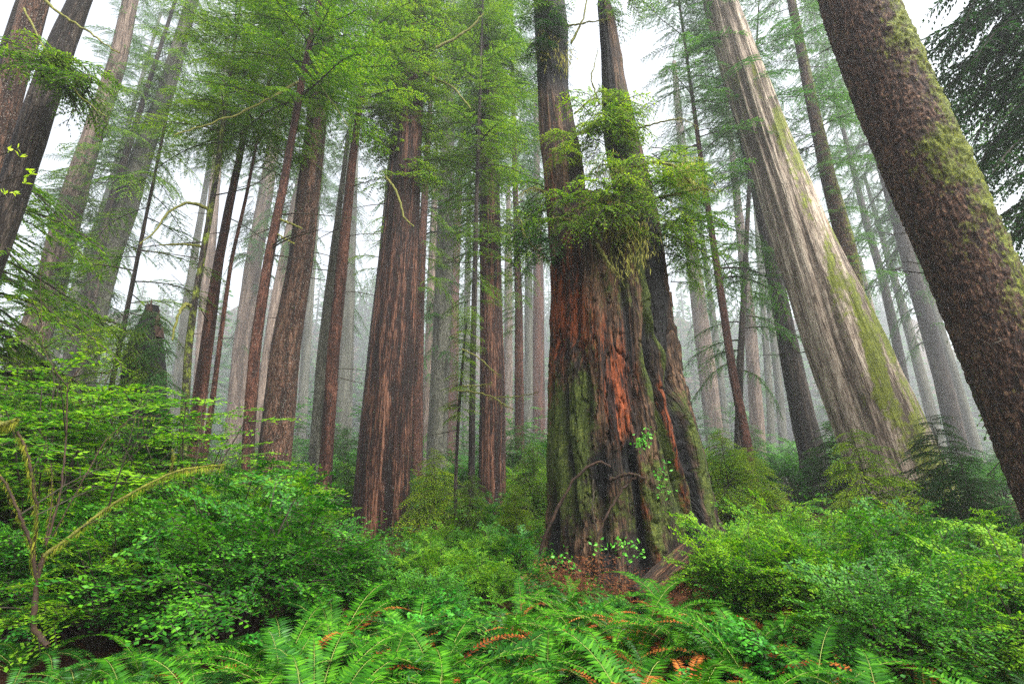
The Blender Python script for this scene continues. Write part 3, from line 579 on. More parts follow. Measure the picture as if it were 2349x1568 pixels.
# ------------------------------------------------------------------ the hollow snag
def snag():
    D = 10.0
    L_ = [(1340, 1213, 1700), (1300, 1228, 1684), (1250, 1240, 1660), (1200, 1248, 1640), (1100, 1249, 1617), (1000, 1251, 1598), (900, 1253, 1566), (800, 1259, 1550), (700, 1265, 1535), (650, 1267, 1528), (580, 1264, 1516), (500, 1259, 1500), (440, 1255, 1488)]
    P, Rr = path_from([((a + b) / 2, v, (b - a)) for v, a, b in L_], D)
    base = np.array([P[0][0], P[0][1], P[0][2] + .35])
    root = thing('redwood_snag', 'huge broken hollow redwood with orange and mossy wood and two jagged spires', 'dead tree', base)
    G = [ # (us, vs, width px, amp m, moss, char, red)
      ([1470, 1484, 1496, 1508], [440, 560, 650, 760], 15, -.16, 0, 1.3, 0),
      ([1500, 1512, 1520, 1532], [480, 560, 650, 780], 9, -.05, 0, 1.0, 0),
      ([1484, 1505, 1523, 1538, 1563, 1600], [720, 770, 830, 900, 1020, 1200], 5, .11, 1.1, -1, 0),
      ([1478, 1490, 1505, 1525, 1550, 1590], [780, 840, 900, 1000, 1100, 1240], 11, -.30, 0, 1.2, .3),
      ([1535, 1545, 1565, 1590, 1610], [840, 920, 1020, 1120, 1230], 10, -.30, 0, 1.1, .2),
      ([1470, 1490, 1520, 1550, 1582], [810, 880, 970, 1100, 1230], 13, .13, .75, -1, 0),
      ([1518, 1530, 1545, 1562, 1580], [900, 960, 1020, 1100, 1200], 9, .05, -.4, -.5, 1.0),
      ([1560, 1585, 1605, 1625, 1665], [930, 1000, 1080, 1180, 1300], 9, .12, .5, -.6, 0),
      ([1288, 1290, 1292, 1300, 1322], [760, 860, 960, 1060, 1200], 9, -.13, 0, .6, 0),
      ([1330, 1325, 1345, 1352], [640, 760, 860, 960], 8, -.10, 0, .5, .2),
      ([1365, 1372, 1395, 1420], [680, 800, 900, 1010], 12, .06, 0, -.2, .1),
      ([1420, 1432, 1455, 1475], [560, 700, 860, 1000], 9, -.09, 0, .4, 0),
      ([1440, 1460, 1470, 1480], [1040, 1110, 1200, 1300], 14, -.22, 0, .9, .2),
      ([1470, 1478, 1500, 1520], [1100, 1160, 1240, 1310], 8, .08, 0, -.3, .8),
      ([1375, 1380, 1385, 1400], [1060, 1120, 1200, 1300], 16, -.12, 0, .6, 0),
      ([1262, 1268, 1262, 1246], [1150, 1200, 1260, 1340], 10, -.22, 0, .9, 0),
      ([1460, 1466, 1478, 1490], [520, 600, 660, 740], 7, .08, .7, -.3, 0)]
    def extra(TH, Qv, V, rr, mask):
        u, v = project(V); front = sstep(.45, .1, np.sin(TH)); n = fbm(V * [2, 2, .8], 71, 4); n2 = fbm(V * [5, 5, 1.0], 21, 3)
        uw = u + (n2 - .5) * 22
        moss = np.full(u.shape, .30); char = np.zeros(u.shape); red = np.full(u.shape, .10)
        gs = lambda cu, cv, su, sv: np.exp(-((uw - cu) / su) ** 2 - ((v - cv) / sv) ** 2)
        red += 1.0 * gs(1290, 680, 42, 130) + .8 * gs(1265, 900, 22, 160) + .75 * gs(1410, 860, 50, 120) + .45 * gs(1430, 960, 30, 90) + .3 * gs(1350, 760, 60, 120) + .8 * gs(1270, 430, 16, 60)
        moss += .42 * gs(1330, 930, 60, 130) + .5 * gs(1290, 1040, 60, 120) + .3 * gs(1420, 1170, 90, 80) + .30 * gs(1420, 600, 50, 120) - .5 * gs(1420, 880, 45, 130) - .5 * gs(1290, 660, 40, 120) + .3 * gs(1530, 1150, 60, 120) + .2 * gs(1350, 520, 60, 60)
        char += .55 * gs(1390, 1080, 60, 50) + .35 * gs(1440, 1040, 50, 40) + .4 * sstep(1180, 1330, v) * (n > .5) + .3 * gs(1450, 780, 60, 120)
        char += .5 * sstep(1500, 1560, u) * sstep(900, 1000, v)
        moss += (n - .5) * .6; red += (n2 - .5) * .5
        for us, vs, wd, am, mo, ch, re in G:
            uu = np.interp(v, vs, us); e = sstep(vs[0] - 110, vs[0] + 60, v) * sstep(vs[-1] + 60, vs[-1] - 10, v)
            g = np.exp(-((u + (n2 - .5) * 12 - uu) / wd) ** 2) * e * front
            rr = rr + am * g; moss += mo * g; char += ch * g; red += re * g
        # knots, ragged chunks and root buttresses
        rr = rr + .12 * (fbm(V * [3, 3, 1.2], 91, 3) - .5) + .05 * (fbm(V * [14, 14, 3], 95, 3) - .5)
        cr_ = np.abs(fbm(V * [7, 7, .9], 97, 3) - .5); rr = rr - .07 * np.exp(-(cr_ / .018) ** 2)
        st_ = vnoise(V * [9, 9, 1.6], 33); rr = rr + .03 * (st_ > .62)
        ft = np.exp(-(V[..., 2] - base[2]) / .55)
        rr = rr * (1 + .07 * ft * np.cos(7 * TH + 1) + .05 * ft * np.cos(13 * TH))
        rr = rr * np.sqrt(np.clip(1 - (np.clip(505 - v + 60 * (n - .5), 0, 70) / 70.5) ** 2, .002, 1))
        mask[..., 0] = np.clip(moss, 0, 1.2); mask[..., 1] = np.clip(char, 0, 1); mask[..., 2] = np.clip(red, 0, 1.2)
        return rr
    me = trunk_mesh('trunk', P, Rr, B['snag'], 460, .018, .075, 6.0, .05, .0, 0, seed=61, base=base, extra=extra, wob=.03)
    obj('trunk', me, root)
    def spire(pts, seed, dark, Dd, lbl, zmax):
        P, Rr = path_from(pts, Dd)
        P = P[1:] if P[0][2] < 4 else P; Rr = Rr[-len(P):]
        P, Rr = extend_top(P, Rr, zmax, .35)
        def ex(TH, Qv, V, rr, mask):
            u, v = project(V); n = fbm(V * [2, 2, .8], 71 + seed, 4)
            rr = rr + .09 * (fbm(V * [3, 3, 1.2], 91 + seed, 3) - .5)
            mask[..., 0] = np.clip(.32 + (n - .5) * .8, 0, 1); mask[..., 1] = np.clip(dark(u, v) + (n - .5) * .5, 0, 1)
            mask[..., 2] = np.clip(.6 * np.exp(-((u - 1262) / 14) ** 2) * sstep(200, 400, v) + .15 * n, 0, 1)
            # break the top into splinters
            return rr * (1 - .0 * n)
        return tag(obj('spire', trunk_mesh('spire', P, Rr, B['snag'], 150, .03, .06, 8, .05, 0, 0, seed=seed, base=base, extra=ex, wob=.09), root), lbl)
    spire([(1310, 600, 90), (1302, 500, 92), (1296, 420, 90), (1286, 340, 84), (1279, 300, 79), (1269, 200, 64), (1267, 130, 70), (1262, 50, 72), (1262, 0, 66)], 5, lambda u, v: .9 * sstep(260, 150, v) + .5 * sstep(1290, 1310, u), 9.7, 'left spire, grey brown below and charred black above', 13.8)
    spire([(1482, 640, 88), (1472, 560, 92), (1460, 480, 90), (1442, 400, 84), (1422, 300, 72), (1408, 200, 52), (1400, 100, 42), (1384, 0, 30)], 6, lambda u, v: 1.0 * sstep(18, -8, u - np.interp(v, [0, 100, 200, 300, 400], [1378, 1398, 1407, 1425, 1450])), 10.0, 'right spire, burnt black with a pale mossy outer strip', 13.2)
    # splintered rim between the spires
    r = np.random.default_rng(8); a = Acc()
    for k in range(26):
        u = r.uniform(1290, 1480); p, t = unproj(u, r.uniform(470, 560), 10.0 + r.uniform(-.5, .5)); h = r.uniform(.2, .7)
        tube(a, p - base + np.outer([0, .5, 1], [r.normal(0, .05), 0, h]), [.09, .06, .004], 5, 0)
    V, Q, Mi = a.arrays()
    obj('splinter_rim', make_mesh('splinter_rim', V, Q, [M['wood']], Mi), root)
    return root, P, Rr, base
SN, SP_, SR_, SB = snag()

# curved limbs as parts of a thing: list of (u, v, D) with radii, moss tufts round them
def limb(parent, base, pts, r0, r1, mats, name='branch', moss=0, lichen=0, seed=0, label=None, n=22, wob=.03, ms_=1.0):
    r = np.random.default_rng(seed); P = np.array([unproj(u, v, d)[0] for u, v, d in pts]); s = np.linspace(0, 1, len(P)); q = np.linspace(0, 1, n)
    X = np.stack([np.interp(q, s, P[:, k]) for k in range(3)], -1)
    for _ in range(2): X[1:-1] = (X[:-2] + 2 * X[1:-1] + X[2:]) / 4
    X[1:-1] += r.normal(0, wob * .35, X[1:-1].shape)
    rad = (r0 + (r1 - r0) * q) * r.uniform(.8, 1.25, n)
    a = Acc(); tube(a, X - base, rad, 7, 0)
    if moss:
        m = moss; i = r.uniform(0, n - 1.001, m); i0 = i.astype(int); f = (i - i0)[:, None]; c = X[i0] * (1 - f) + X[i0 + 1] * f
        d = r.normal(0, 1, (m, 3)); d[:, 2] += .5; d /= np.linalg.norm(d, axis=1, keepdims=True)
        leaves(a, c - base + d * rad[i0][:, None] * .8, d + r.normal(0, .5, d.shape), r.normal(0, 1, d.shape), r.uniform(.008, .022, m) * ms_, r.uniform(.005, .01, m) * ms_, 1, .5)
    if lichen:
        m = lichen; i = r.uniform(0, n - 1.001, m); i0 = i.astype(int); f = (i - i0)[:, None]; c = X[i0] * (1 - f) + X[i0 + 1] * f
        d = r.normal(0, .12, (m, 3)); d[:, 2] = -1
        leaves(a, c - base - [0, 0, .01] + r.normal(0, .01, c.shape), d, r.normal(0, 1, d.shape), r.uniform(.02, .13, m) * ms_, r.uniform(.002, .006, m) * ms_, 1, .3)
    V, Q, Mi = a.arrays(); o = obj(name, make_mesh(name, V, Q, mats, Mi, True), parent)
    if label: o['label'] = label
    return o, X
MT = [M['mossy_twig'], M['mosstuft']]; LT = [M['mossy_twig'], M['lichen']]
k = 0
for pts, r0, r1, ms, li in (
    ([(1400, 400, 9.2), (1450, 385, 8.9), (1500, 370, 8.7), (1560, 385, 8.6), (1590, 430, 8.5)], .045, .012, 500, 300),
    ([(1500, 455, 9.0), (1550, 445, 8.6), (1610, 430, 8.4), (1640, 440, 8.4)], .03, .008, 250, 150),
    ([(1440, 300, 9.5), (1500, 285, 9.1), (1560, 270, 9), (1600, 290, 9)], .025, .006, 150, 80),
    ([(1320, 310, 9.6), (1350, 295, 9.6), (1380, 285, 9.7)], .035, .03, 150, 60),
    ([(1318, 262, 9.8), (1345, 235, 9.8), (1375, 205, 9.9)], .02, .01, 60, 30),
    ([(1330, 470, 8.9), (1380, 460, 8.7), (1430, 455, 8.7)], .03, .01, 200, 200),
    ([(1240, 505, 9.0), (1290, 500, 8.6), (1340, 520, 8.5)], .04, .01, 400, 200),
    ([(1370, 560, 8.8), (1395, 600, 8.6), (1430, 640, 8.6)], .035, .008, 300, 200),
    ([(1260, 600, 9.0), (1215, 560, 8.8), (1190, 500, 8.7)], .025, .008, 100, 100),
    ([(1250, 440, 9.2), (1220, 430, 9.0), (1190, 450, 8.9)], .025, .008, 100, 100),
    ([(1310, 100, 9.9), (1340, 40, 9.9), (1350, -40, 9.9)], .03, .012, 120, 120),
    ([(1300, 60, 9.9), (1355, 50, 9.8), (1400, 45, 9.8)], .025, .01, 120, 160),
    ([(1375, 240, 9.9), (1355, 180, 9.8), (1372, 110, 9.8)], .02, .008, 60, 60)):
    limb(SN, SB, pts, r0, r1, LT if li > ms * .6 else MT, moss=ms, lichen=li, seed=k); k += 1
# roots over the wood and at the foot
for pts, r0, r1, mt, ms in (
    ([(1213, 1330, 8.7), (1245, 1240, 8.6), (1280, 1160, 8.6), (1320, 1090, 8.6), (1370, 1055, 8.55), (1400, 1070, 8.55)], .028, .018, [M['char'], M['mosstuft']], 40),
    ([(1460, 1090, 8.45), (1430, 1120, 8.4), (1390, 1180, 8.35), (1370, 1240, 8.3)], .022, .015, [M['char'], M['mosstuft']], 20),
    ([(1362, 1100, 8.5), (1358, 1170, 8.4), (1372, 1240, 8.3)], .014, .01, [M['twig'], M['mosstuft']], 5),
    ([(1400, 1100, 8.5), (1440, 1085, 8.35), (1480, 1095, 8.45)], .028, .018, [M['char'], M['mosstuft']], 60),
    ([(1640, 1200, 9.3), (1655, 1260, 8.9), (1640, 1310, 8.5), (1620, 1370, 8.1)], .05, .025, MT, 400),
    ([(1655, 1250, 9.0), (1672, 1300, 8.7), (1690, 1370, 8.4)], .03, .015, MT, 200),
    ([(1590, 1270, 8.5), (1610, 1310, 8.2), (1640, 1360, 8.0)], .02, .012, MT, 100)):
    limb(SN, SB, pts, r0, r1, mt, name='root', moss=ms, seed=k); k += 1
# conifer growth carried by the snag
def clump(parent, base, u, v, D, tmpl, n, smin, smax, mat, az=(-1.6, .9), el=(-.5, .3), H=.5, seed=0, name='foliage'):
    r = np.random.default_rng(seed); V, Q, Mi = crown(r, TB[tmpl], H, n, smin, smax, el, 0, 1, az)
    p = unproj(u, v, D)[0] - base
    return obj(name, make_mesh(name, V, Q, [M[mat], M['twig']], Mi), parent, loc=p)
for i, (u, v, D, t, n, s0, s1, mat, az) in enumerate([
    (1545, 560, 9.2, 'epi', 12, .6, .9, 'needle', (-.3, 1.0)), (1400, 300, 9.2, 'epi', 14, .6, .9, 'needle_yellow', (-1.6, 1.4)), (1420, 480, 8.5, 'epi', 12, .6, .9, 'needle_yellow', (-1.6, 1.2)), (1500, 540, 8.8, 'epi', 12, .6, .9, 'needle_yellow', (-.8, 1.0)), (1360, 330, 9.3, 'epi', 12, .6, .9, 'needle_yellow', (-1.6, 1.4)),
    (1425, 275, 9.4, 'epi', 20, .4, .7, 'needle', (-1.6, 1.4)), (1405, 330, 9.2, 'epi', 18, .5, .8, 'needle', (-1.6, 1.4)), (1380, 360, 9.2, 'epi', 12, .4, .7, 'needle_yellow', (-2.2, .8)),
    (1295, 372, 9.0, 'epi', 14, .45, .7, 'needle_yellow', (-2.3, 1.0)), (1385, 440, 8.9, 'epi', 12, .5, .8, 'needle', (-1.6, 1.0)),
    (1450, 430, 8.8, 'epi', 16, .5, .9, 'needle_yellow', (-1.2, 1.0)), (1300, 530, 8.7, 'epi', 14, .5, .8, 'needle', (-1.9, 1.0)), (1375, 250, 9.6, 'epi', 10, .5, .8, 'needle_yellow', (-1.6, 1.4)),
    (1262, 600, 9.0, 'epi', 12, .5, .8, 'needle_dark', (-2.6, .8)), (1410, 530, 8.7, 'epi', 14, .5, .8, 'needle', (-1.6, 1.0)), (1450, 500, 8.8, 'epi', 12, .5, .8, 'needle', (-1.4, 1.0)),
    (1490, 480, 9.1, 'hem', 7, .3, .42, 'needle', (-.3, .6)), (1505, 580, 9.5, 'hem', 7, .28, .42, 'needle', (-.1, .5)), (1500, 400, 9.4, 'hem', 5, .28, .42, 'needle_yellow', (0, .5)),
    (1255, 490, 9.4, 'epi', 10, .6, .9, 'needle', (3.0, .7)), (1245, 560, 9.4, 'epi', 9, .6, .9, 'needle_dark', (3.0, .6)), (1262, 150, 9.3, 'epi', 16, .4, .6, 'needle_dark', (-1.6, 1.7)), (1260, 90, 9.3, 'epi', 20, .45, .7, 'needle_dark', (-1.6, 1.7)), (1258, 30, 9.3, 'epi', 22, .45, .75, 'needle', (-1.6, 1.8)),
    (1540, 660, 9.8, 'hem', 4, .2, .35, 'needle', (.1, .6)), (1385, 40, 9.9, 'epi', 10, .5, .8, 'needle', (0, 1.6)), (1440, 15, 9.9, 'epi', 12, .5, .8, 'needle', (0, .8))]):
    clump(SN, SB, u, v, D, t, max(3, int(n * .62)) if t == 'epi' else n, s0 * 1.35, s1 * 1.35, mat, az, seed=100 + i, H=.7)
# hanging brownish lichen curtains
def curtain(parent, base, u0, u1, v0, v1, D, n, mat, seed):
    r = np.random.default_rng(seed); a = Acc()
    nc = max(6, n // 60); cu, cv = r.uniform(u0, u1, nc), r.uniform(v0, v1, nc); ci = r.integers(0, nc, n)
    u = cu[ci] + r.normal(0, 7, n); v = cv[ci] + r.normal(0, 9, n); P = np.array(unproj(u, v, D)[0]) + r.normal(0, .12, (n, 3)) - base
    d = r.normal(0, .25, (n, 3)); d[:, 2] = -1
    leaves(a, P, d, r.normal(0, 1, (n, 3)), r.uniform(.06, .2, n), r.uniform(.008, .02, n), 0, .4)
    mobj('hanging_lichen', a, [M[mat]], parent)['kind'] = 'stuff'
curtain(SN, SB, 1395, 1480, 470, 610, 8.6, 750, 'lichen', 1); curtain(SN, SB, 1360, 1460, 360, 460, 8.85, 700, 'lichen', 2); curtain(SN, SB, 1560, 1610, 380, 440, 8.6, 350, 'lichen', 3); curtain(SN, SB, 1230, 1300, 60, 150, 9.4, 500, 'lichen', 4)

# ------------------------------------------------------------------ fallen chunk of wood at the foot of the snag
def log_chunk():
    p0 = unproj(1590, 1255, 8.3)[0]; p1 = unproj(1490, 1350, 7.6)[0]
    P = np.stack([p1 - (p0 - p1) * .25, p1, (p0 + p1) / 2, p0]); base = P[0]
    def ex(TH, Qv, V, rr, mask):
        mask[..., 2] = .35; mask[..., 0] = .35 + .5 * (fbm(V * 3, 4, 3) - .5)
        rr = rr * (1 - .35 * np.abs(np.sin(TH))) + .03 * (fbm(V * [5, 5, 5], 2) - .5)
        rr[-1] *= .35; rr[0] *= .35
        return rr
    root = thing('fallen_wood', 'reddish broken slab of wood leaning at the right foot of the hollow snag', 'fallen log', base)
    obj('slab', trunk_mesh('slab', P, np.array([.17, .17, .16, .13]), B['snag'], 60, .02, .03, 14, .1, 0, 0, seed=3, base=base, extra=ex, wob=.1), root)
log_chunk()

# ------------------------------------------------------------------ dark broken stump on the left
def stump():
    D = 11.5
    P, Rr = path_from([(335, 1080, 118), (332, 960, 114), (331, 880, 106), (333, 810, 92), (338, 765, 72), (345, 730, 46), (350, 700, 22)], D)
    base = np.array([P[0][0], P[0][1], P[0][2] + .35])
    def ex(TH, Qv, V, rr, mask):
        n = fbm(V * [3, 3, 1], 5, 3); rr = rr + .14 * (n - .5); mask[..., 1] = np.clip(.75 + (n - .5), 0, 1); mask[..., 0] = .25; mask[..., 2] = .25; return rr
    root = thing('broken_stump', 'charred black broken stump with a jagged top, ferny growth on its head', 'stump', base)
    obj('trunk', trunk_mesh('trunk', P, Rr, B['snag'], 120, .04, .08, 7, .06, .1, 0, seed=9, base=base, extra=ex, wob=.12), root)
    for i, (u, v) in enumerate(((330, 780), (365, 820), (300, 830), (350, 750), (325, 870), (370, 880), (300, 900))):
        clump(root, base, u, v, 10.85, 'epi', 9, .5, .85, 'needle_dark' if i % 2 else 'needle', (-1.6, 1.2), seed=300 + i, H=.35)
    r = np.random.default_rng(12)
    for k in range(9):
        a = Acc(); p = unproj(r.uniform(318, 372), r.uniform(735, 780), 11.4)[0]; h = r.uniform(.25, .75) * (1 if k else 1.3)
        tube(a, p - base + np.outer([0, .5, 1], [r.normal(0, .06), 0, h]), [.09, .05, .006], 5, 0); mobj('splinter', a, [M['char']], root)
stump()

# ------------------------------------------------------------------ shrub templates
def spray(rng, L=.45, leafL=.045, leafW=.026, ls=.03, subs=5, jit=.3, droop=.25):
    a = Acc()
    def run(p0, d, l, mt):
        m = max(3, int(l / ls)); q = np.linspace(.08, 1, m); pts = p0 + d * (l * q)[:, None]; pts[:, 2] -= droop * l * q ** 2
        tube(a, pts[[0, m // 2, m - 1]], [.0035, .0025, .0012], 3, 1)
        perp = np.cross([0, 0, 1.], d); perp /= np.linalg.norm(perp)
        for sg in (1, -1):
            ld = d * .55 + perp * sg * .9 + rng.normal(0, .18, (m, 3)); ld[:, 2] -= .1
            leaves(a, pts + rng.normal(0, .003, pts.shape), ld, np.array([0, 0, 1.]) + rng.normal(0, jit, (m, 3)), leafL * rng.uniform(.7, 1.2, m), leafW * rng.uniform(.75, 1.2, m), 0, .45, .12)
        return pts
    pts = run(np.zeros(3), np.array([1., 0, .1]), L, 1)
    for k in range(subs):
        i = int(len(pts) * (k + .6) / (subs + .6)); sg = 1 if k % 2 else -1; an = sg * rng.uniform(.6, 1.0)
        run(pts[i], np.array([math.cos(an), math.sin(an), rng.uniform(-.1, .2)]), L * rng.uniform(.35, .6) * (1 - .4 * k / subs), 1)
    return a.arrays()
rng = np.random.default_rng(21)
SPR = {'huck': [spray(rng) for _ in range(6)], 'airy': [spray(rng, .6, .058, .034, .042, 5, .25, .2) for _ in range(6)],
       'salal': [spray(rng, .35, .075, .05, .055, 2, .45, .2) for _ in range(5)]}
def bush(rng, kind, Rb=.9, H=1.5, nst=16, nsp=150, mats=None, inner=.35, up=(-.35, .5), flat=False, sp_s=(.7, 1.25)):
    """arching stems that carry flat leafy sprays, mostly on the outside of a rounded uneven volume"""
    V_, Q_, M_ = [], [], []; off = 0; st = Acc(); ends = []
    lob = rng.uniform(0, 6.28, 3)
    for k in range(nst):
        az = 2 * math.pi * (k + rng.random()) / nst; rr = Rb * rng.uniform(.25, 1.0); h = H * rng.uniform(.75, 1.08) * math.sqrt(max(.15, 1 - (rr / Rb) ** 2 * .75))
        b = np.array([math.cos(az), math.sin(az), 0]) * rng.uniform(0, .12 * Rb); t = np.linspace(0, 1, 8)
        pts = b + np.stack([math.cos(az) * rr * t ** 1.5, math.sin(az) * rr * t ** 1.5, h * (1.12 * t - .12 * t ** 3)], -1) + rng.normal(0, .02, (8, 3)) * t[:, None]
        tube(st, pts, .012 * (1 - .8 * t) + .002, 4, 1); ends.append(pts)
    for k in range(nsp):
        V, Q, Mi = SPR[kind][rng.integers(len(SPR[kind]))]
        pts = ends[rng.integers(nst)]; t = rng.uniform(inner, 1) ** .7; i = t * 6.99; i0 = int(i); p = pts[i0] * (1 - i + i0) + pts[i0 + 1] * (i - i0)
        out_az = math.atan2(p[1], p[0]) + rng.normal(0, .8); s = rng.uniform(*sp_s)
        W = rotz(roty(V * s, rng.uniform(*up)), out_az) + p
        V_.append(W); Q_.append(Q + off); M_.append(Mi); off += len(V)
    V, Q, Mi = st.arrays(); V_.append(V); Q_.append(Q + off); M_.append(Mi)
    return np.concatenate(V_), np.concatenate(Q_), np.concatenate(M_)
rng = np.random.default_rng(33); BUSH = {}
for i in range(3):
    d = bush(rng, 'huck', .95, 1.5, 20, 135, inner=.4, up=(-.5, .9))
    for mt in ('huck', 'huck_dark', 'huck_light'): BUSH[('huck', mt, i)] = make_mesh('bush', d[0], d[1], [M[mt], M['twig']], d[2])
    d = bush(rng, 'airy', 1.2, 2.6, 18, 125, inner=.3, up=(-.2, .35))
    for mt in ('huck_light', 'huck'): BUSH[('airy', mt, i)] = make_mesh('bush', d[0], d[1], [M[mt], M['twig']], d[2])
    d = bush(rng, 'salal', .5, .7, 12, 70, inner=.2, up=(-.3, .7))
    BUSH[('salal', 'salal', i)] = make_mesh('bush', d[0], d[1], [M['salal'], M['twig']], d[2])
# sapling: small hemlock
def sapling(rng, H=2.4, n=85):
    V_, Q_, M_ = [], [], []; off = 0; st = Acc(); tube(st, np.outer(np.linspace(0, 1, 6), [0.03, 0, H]), np.linspace(.025, .004, 6), 5, 1)
    for k in range(n):
        V, Q, Mi = TB['epi'][rng.integers(5)]; z = H * (.15 + .85 * (k + rng.random()) / n); s = (1.15 * (1 - z / H) ** .8 + .22) * rng.uniform(.8, 1.15)
        W = rotz(roty(V * s, rng.uniform(-.05, .45)), rng.uniform(0, 6.28)) + [0, 0, z]
        V_.append(W); Q_.append(Q + off); M_.append(Mi); off += len(V)
    V, Q, Mi = st.arrays(); V_.append(V); Q_.append(Q + off); M_.append(Mi)
    return np.concatenate(V_), np.concatenate(Q_), np.concatenate(M_)
SAP = {}
for i in range(2):
    d = sapling(rng)
    for mt in ('needle_yellow', 'needle', 'needle_dark', 'needle_blue'): SAP[(mt, i)] = make_mesh('sapling', d[0], d[1], [M[mt], M['twig']], d[2])

prng = np.random.default_rng(99)
def put(name, me, u, D, s, label, cat, group=None, sink=.05, zoff=None, h=.6):
    x = at(u, D, h); z = gz(x, D) - sink if zoff is None else zoff
    sx = s if not np.isscalar(s) else (s, s, s)
    o = obj(name, me, loc=(x, D, z), rot=(prng.normal(0, .05), prng.normal(0, .05), prng.uniform(0, 6.28)), scale=sx)
    return tag(o, label, cat, group)
def zone(name, keys, n, u0, u1, D0, D1, s0, s1, label, cat, group, hs=(.85, 1.3), avoid=None):
    k = 0; tries = 0; placed = []
    while k < n and tries < n * 40:
        tries += 1
        D = D0 + (D1 - D0) * prng.random() ** .8; u = prng.uniform(u0, u1); x = at(u, D)
        if avoid and avoid(x, D): continue
        dmin = .45 * (s0 + s1) / 2 * min(1, D / 8)
        if any((x - a) ** 2 + (D - b) ** 2 < dmin ** 2 for a, b in placed): continue
        placed.append((x, D)); s = prng.uniform(s0, s1); me = keys[prng.integers(len(keys))]
        put(name, me, u, D, (s, s, s * prng.uniform(*hs)), label, cat, group); k += 1
K = lambda kind, mats: [BUSH[(kind, m, i)] for m in mats for i in range(3)]
nosnag = lambda x, y: math.hypot(x - 2.5, (y - 10.0)) < 2.0 or (8 < y < 16.2 and 770 < 1174.5 + 1174 * x / (y * CP - .25) < 960)
# left thicket
zone('huckleberry_shrub', K('airy', ['huck_light', 'huck']), 11, -80, 420, 6.5, 9.0, 1.0, 1.3, 'tall airy light green shrub in the left thicket before the broken stump', 'shrub', 'tall light shrubs of the left thicket', (.9, 1.05), avoid=lambda x, y: 255 < 1174.5 + 1174 * x / (y * CP - .25) < 420)
zone('huckleberry_shrub', K('airy', ['huck_light', 'huck']), 6, 340, 720, 8.0, 10.5, .5, .75, 'airy light green shrub between the black stump and the speckled redwood', 'shrub', 'light shrubs before the speckled redwood')
zone('huckleberry_bush', K('huck', ['huck', 'huck_light', 'huck_dark']), 6, -40, 330, 5.2, 6.6, .7, .95, 'dense green huckleberry bush under the long yellow mossy limb', 'bush', 'dense bushes at the lower left')
for u, D, s, mt in ((450, 5.7, 1.0, 'huck'), (560, 5.6, 1.1, 'huck'), (690, 5.9, .85, 'huck'), (620, 6.9, 1.1, 'huck_light'), (770, 6.2, .62, 'huck'), (500, 6.9, 1.2, 'huck'), (800, 7.6, .5, 'huck')):
    put('huckleberry_bush', BUSH[('huck', mt, int(u) % 3)], u, D, s, 'big rounded huckleberry bush in front of the three leaning brown trunks', 'bush', 'rounded huckleberry mass left of the thick redwood')
zone('huckleberry_bush', K('huck', ['huck', 'huck_light']), 14, 820, 1230, 7.2, 11.5, .3, .5, 'low green bush in the gap between the thick redwood and the snag', 'bush', 'low bushes between redwood and snag', avoid=nosnag)
zone('huckleberry_bush', K('huck', ['huck', 'huck_light']), 26, 700, 1260, 12, 19, .35, .65, 'misty bush around the feet of the middle redwoods', 'bush', 'bushes round the middle redwoods', avoid=nosnag)
zone('huckleberry_bush', K('huck', ['huck', 'huck_light', 'huck_dark']), 16, 800, 1260, 5.8, 8.4, .3, .5, 'small bush of the patch between the big rounded bush and the snag foot', 'bush', 'patch of small bushes left of the snag foot', avoid=nosnag)
# right side
zone('huckleberry_bush', K('huck', ['huck', 'huck_light', 'huck_light']), 20, 1690, 2420, 5.2, 8.2, .5, .8, 'yellow green bush in the thicket below the giant pale redwood', 'bush', 'thicket below the giant redwood')
zone('huckleberry_bush', K('huck', ['huck_light', 'huck']), 16, 1660, 2350, 8.5, 12.0, .35, .55, 'bright bush close to the foot of the giant pale redwood', 'bush', 'bushes at the giant redwood foot')
zone('huckleberry_bush', K('huck', ['huck', 'huck_light', 'huck']), 9, 1950, 2480, 3.6, 5.0, .5, .72, 'dark glossy bush in the lower right corner', 'bush', 'near bushes at the lower right')
zone('huckleberry_bush', K('huck', ['huck', 'huck_dark']), 5, 1180, 1720, 5.4, 7.0, .2, .3, 'small bush in front of the snag foot', 'bush', 'small bushes before the snag')
# salal
zone('salal_plant', K('salal', ['salal']), 11, 1230, 1720, 5.6, 7.6, .3, .5, 'round leaved plant at the snag foot', 'plant', 'round leaved plants at the snag foot')
zone('salal_plant', K('salal', ['salal']), 8, 650, 1100, 4.6, 6.2, .5, .75, 'broad leaved plant among ferns at the dark hollow', 'plant', 'broad leaved plants by the dark hollow')
zone('salal_plant', K('salal', ['salal']), 10, 1700, 2420, 3.6, 5.2, .45, .7, 'broad leaved plant in the right fern bed', 'plant', 'broad leaved plants of the right fern bed')
def climber(p, w_, h_, n, label, seed):
    r = np.random.default_rng(seed); a = Acc()
    for k in range(5):
        e = np.array([r.uniform(-w_, w_), -.12, r.uniform(-h_, h_)]); t = np.linspace(0, 1, 7)[:, None]
        c = e * t + np.array([0, -.12, .1]) * np.sin(3 * t); tube(a, c, np.linspace(.008, .003, 7), 4, 1)
        m = n // 5; q = r.uniform(.2, 1, m)[:, None]; P = e * q + np.array([0, -.12, .1]) * np.sin(3 * q) + r.normal(0, .045, (m, 3))
        d = r.normal(0, 1, (m, 3)); d[:, 1] -= .4; nn = r.normal(0, .35, (m, 3)) + [0, -.5, 1.]
        leaves(a, P, d, nn, r.uniform(.04, .075, m), r.uniform(.035, .055, m), 0, .5, .1)
    tag(mobj('climbing_plant', a, [M['salal_bright'], M['twig']], loc=p), label, 'plant')
climber(unproj(1478, 1035, 8.4)[0], .38, .28, 70, 'round leaved climber sprouting from the front of the snag', 1)
